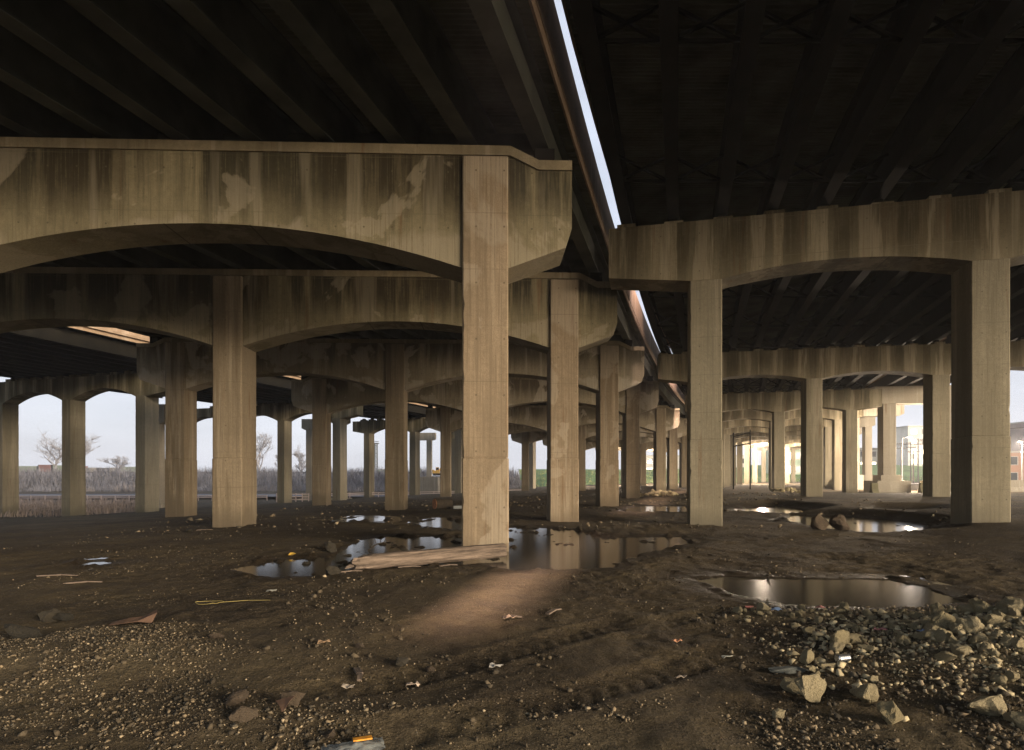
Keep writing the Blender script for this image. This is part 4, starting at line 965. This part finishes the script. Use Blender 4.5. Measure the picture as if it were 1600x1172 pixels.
# containers far left
CC = [((.20,.11,.10),'red'),((.20,.24,.20),'grey green'),((.28,.27,.25),'pale grey'),((.10,.10,.11),'black')]
zc_ = 1.6+(744-738)*230/920
terrain('far_flat', -420, -30, 8, 180, 300, 8, lambda X, Y: zc_-.2+X*0, M['bank'])
for k, (px0, px1, ci, th_, pl) in enumerate(((-30,24,1,2.4,'behind the leftmost column'),(26,62,1,2.6,'first one right of the leftmost column'),(64,84,0,3.1,'between the first two far columns'),(86,118,1,2.9,'partly behind the second far column'),(122,134,0,2.6,'just right of the second far column'),
     (136,155,2,2.0,'left of the black one'),(157,172,3,1.9,'between two pale ones'),(174,186,2,2.0,'left of the third far column'),(190,225,1,2.3,'behind the third far column'))):
    a, e = PD(px0,230), PD(px1,230); t = empty('freight_container', ((a+e)/2, 230, zc_-.2)); tag(t, '%s freight container on the far flat, %s' % (CC[ci][1], pl), 'container', 'freight containers on the far flat')
    mb = MB(); hl = (e-a)/2; mb.box(-hl, hl, -1.2, 1.2, 0, th_)
    for q in np.arange(-hl+.3, hl-.2, .6): mb.box(q, q+.25, -1.26, -1.203, .15, th_-.15)
    mb.build('body', simple('container_paint', CC[ci][0], .6, 0, .4, .2), t)
    for s_ in (-1,1): mb = MB(); mb.box(s_*hl-.09, s_*hl+.09, -1.3, -1.1, -.02, th_+.05); mb.build('corner_post', M['steel'], t)
for px, wv, Y, cl_, lb in ((597,13,190,(.30,.42,.34),'pale green equipment cabin right of the lattice tower'),(650,13,175,(.42,.52,.36),'pale green tank house left of the yellow excavator')):
    z = 1.0; hs = wv*Y/920/2; t = empty('equipment_cabin', (PD(px,Y), Y, z)); tag(t, lb, 'cabin')
    mb = MB(); mb.box(-hs,hs,-1.5,1.5,0,2.6); mb.build('wall', simple('green_cabin', cl_, .6, 0, .5, .2), t)
    mb = MB(); mb.box(-hs-.15,hs+.15,-1.65,1.65,2.6,2.8); mb.build('roof', M['galv'], t)
    mb = MB(); mb.box(-.2,.6,-1.54,-1.5,0.05,2.0); mb.build('door', M['steelL'], t)
# excavator
yl = simple('excavator_yellow', (.62,.36,.05), .5, 0, 1, .2); ex = empty('excavator', (PD(683,150), 150, 1.75), .15); tag(ex, 'yellow excavator with folded arm on the mound beyond the piers', 'excavator')
for s_ in (-1,1):
    mb = MB(); mb.tube([(-1.1,s_*.7,.25),(1.1,s_*.7,.25)], .26, 8); mb.bar((-1.1,s_*.7,.25),(1.1,s_*.7,.25),.35,.5); mb.build('track', M['steel'], ex)
mb = MB(); mb.box(-1.2,.7,-.8,.8,.55,1.25); mb.box(-1.3,-.7,-.75,.75,1.25,1.45); mb.build('body', yl, ex)
mb = MB(); mb.box(-.35,.45,-.8,-.05,1.25,2.1); cb = mb.build('cab', yl, ex); mb = MB(); mb.box(-.28,.38,-.83,-.8,1.4,2.0); mb.build('window', M['steel'], cb)
mb = MB(); mb.bar((.4,.15,1.1),(1.5,.15,2.7),.25,.32); mb.build('boom', yl, ex); mb = MB(); mb.bar((1.5,.15,2.7),(2.1,.15,1.5),.2,.25); ar = mb.build('arm', yl, ex)
mb = MB(); mb.bar((2.1,.15,1.55),(1.75,.15,1.0),.5,.4); mb.build('bucket', M['steel'], ar)
# ------------------------------------------------------------------ background, middle and right
gm = simple('green_grass', (.10,.19,.05), .9, 0, .25, .4); gm2 = simple('pale_grass', (.26,.30,.14), .9, 0, .25, .3)
terrain('grass_slope', 2, 60, 40, 124, 200, 20, lambda X, Y: -1.2+5.0*smooth01((Y-128)/60)+.3*fbm(X*.1,Y*.1,2), gm)
terrain('grass_bank', 60, 200, 60, 135, 260, 20, lambda X, Y: -.8+6.5*smooth01((Y-150)/70)+.5*fbm(X*.08,Y*.08,3), gm)
terrain('street', 60, 240, 20, 112, 126, 3, lambda X, Y: .12+X*0, simple('pale_street', (.30,.28,.27), .7))
def f_g(n):
    x = rng.uniform(2, 190, n); y = rng.uniform(126, 175, n); z = np.where(x < 60, -1.2+5.0*smooth01((y-128)/60)+.3*fbm(x*.1,y*.1,2), -.8+6.5*smooth01((y-150)/70)+.5*fbm(x*.08,y*.08,3)); return x, y, z-.05
blades(14000, f_g, .5, .2, .4, gm2, 'grass', 'pale green rough grass on the far slope')
def building(X, Y, z, w_, d_, h_, cl_, lab, nwx, nwz, rz=0, lit=.4, seed=1, roofc=None):
    r = random.Random(seed); t = empty('building', (X, Y, z), rz); tag(t, lab, 'building', 'buildings beyond the piers')
    mb = MB(); mb.box(-w_/2,w_/2,-d_/2,d_/2,-2,h_); mb.build('wall', simple('building_wall', cl_, .85, 0, .4, .15), t)
    mb = MB(); mb.box(-w_/2-.2,w_/2+.2,-d_/2-.2,d_/2+.2,h_,h_+.35); mb.build('roof', M['galv'], t)
    for i in range(nwx):
        for j in range(nwz):
            x = -w_/2+w_*(i+.5)/nwx; zz = h_*(j+.5)/nwz; a = w_/nwx*.3; b_ = h_/nwz*.28
            mb = MB(); mb.box(x-a,x+a,-d_/2-.05,-d_/2-.002,zz-b_,zz+b_); f = mb.build('window', M['galv'], t)
            mb = MB(); mb.box(x-a*.85,x+a*.85,-d_/2-.08,-d_/2-.052,zz-b_*.85,zz+b_*.85); mb.build('pane', M['litwin'] if r.random() < lit else M['glass'], f)
M['litwin'] = simple('lit_window', (.8,.7,.5), .4, emit=(1,.85,.6), estr=2.5); M['glass'] = simple('dark_glass', (.03,.04,.05), .1)
building(PD(1228,185),185,1.5,12,8,8.5,(.35,.45,.36),'pale green house seen between the far right columns',4,2,.1,.3,2)
building(PD(1395,230),230,4,34,12,8,(.6,.58,.55),'long white building behind the utility poles',9,2,0,.5,3)
building(PD(1445,210),212,5,16,10,14,(.62,.6,.6),'tall white block behind the right rear column',4,4,0,.5,4)
building(PD(1592,115),115,0,26,10,6.0,(.30,.17,.12),'low brick building at the right frame edge',7,2,-.25,.35,5)
building(PD(1612,150),150,0,7,7,15,(.16,.14,.15),'dark tower block at the right frame edge',3,6,0,.25,6)
building(PD(1070,210),210,2,40,12,6.5,(.5,.5,.48),'long low grey building in the distance under the slot',10,2,0,.3,8)
# utility poles
M['pole'] = simple('dark_pole', (.05,.045,.04), .8)
for px, Y, topy, n_arm, lab in ((1408.5,140,691,2,'utility pole, leftmost of the row beside the glowing lamp'),(1423,150,690,2,'utility pole, second from left in the row'),(1427,118,703,1,'utility pole with one crossarm, shorter and nearer'),(1434.6,145,685,2,'utility pole right in the row before the right rear column'),(1492.5,105,661,3,'tall utility pole with three crossarms beside the big right column')):
    h_ = (744-topy)*Y/920+1.6; t = empty('utility_pole', (PD(px,Y), Y, 0)); tag(t, lab, 'utility pole', 'utility poles')
    mb = MB(); mb.tube([(0,0,-.5),(0,0,h_)], [.16,.11], 8); mb.build('pole', M['pole'], t)
    for k in range(n_arm):
        mb = MB(); mb.box(-1.2,1.2,-.2,-.1,h_-.5-k*1.1,h_-.35-k*1.1)
        ca_ = mb.build('crossarm', M['pole'], t)
        for q in (-1.05,-.5,.5,1.05): mb = MB(); mb.tube([(q,-.15,h_-.35-k*1.1),(q,-.15,h_-.15-k*1.1)], .07, 6); mb.build('insulator', M['pole'], ca_)
mb = MB()
for off in (-1.05,-.5,.5,1.05):
    A_ = (PD(1408.5,140)+off,140,9.1); B_ = (PD(1492.5,105)+off,105,10.6)
    for (p_, q_) in ((A_, B_),(B_, (PD(1700,90),90,10.5)),((PD(1250,170),170,9), A_)):
        mb.tube([tuple(p_[j]+(q_[j]-p_[j])*t_ - (1.0*4*t_*(1-t_) if j == 2 else 0) for j in range(3)) for t_ in np.linspace(0,1,9)], .025, 3)
o = mb.build('overhead_wires', M['pole']); tag(o, 'sagging overhead wires strung between the utility poles', 'wires')
# low walls and blocks at right
def barrier(x0, x1, Y, z0, z1, lab, m):
    t = MB(); t.add([((x0),Y-.4,z0),(x1,Y-.4,z0),(x1,Y-.15,z1*.4),(x1,Y-.1,z1),(x0,Y-.1,z1),(x0,Y-.15,z1*.4),(x0,Y+.4,z0),(x1,Y+.4,z0),(x1,Y+.15,z1*.4),(x1,Y+.1,z1),(x0,Y+.1,z1),(x0,Y+.15,z1*.4)],
        [(0,1,2,5),(5,2,3,4),(7,6,11,8),(8,11,10,9),(4,3,9,10),(0,5,11,6),(5,4,10,11),(1,7,8,2),(2,8,9,3)])
    o = t.build('concrete_barrier', m); tag(o, lab, 'barrier', 'concrete barriers at right')
M['olive'] = simple('mossy_concrete', (.12,.11,.06), .9, 0, 1, .3)
barrier(PD(1361,56), PD(1371,56), 56, -.3, .95, 'small mossy concrete barrier left of the nearest pedestal pier', M['olive'])
barrier(PD(1437,56), PD(1451,56), 56, -.3, 1.0, 'small mossy concrete barrier left of the right rear column', M['olive'])
barrier(PD(1484,60), PD(1700,60), 60, -.3, 1.2, 'long pale concrete barrier behind the big right column', M['pale'])

# ------------------------------------------------------------------ air
hm = bpy.data.materials.new('evening_haze'); hm.use_nodes = True; nt = hm.node_tree; nt.nodes.clear()
ou = nt.nodes.new('ShaderNodeOutputMaterial'); pv = nt.nodes.new('ShaderNodeVolumePrincipled'); pv.inputs['Color'].default_value = (.88,.9,.97,1); pv.inputs['Density'].default_value = .00065
pv.inputs['Anisotropy'].default_value = .2
nt.links.new(pv.outputs[0], ou.inputs['Volume'])
mb = MB(); mb.box(-450, 450, -60, 420, -6, 26); tag(mb.build('haze', hm), kind='stuff')
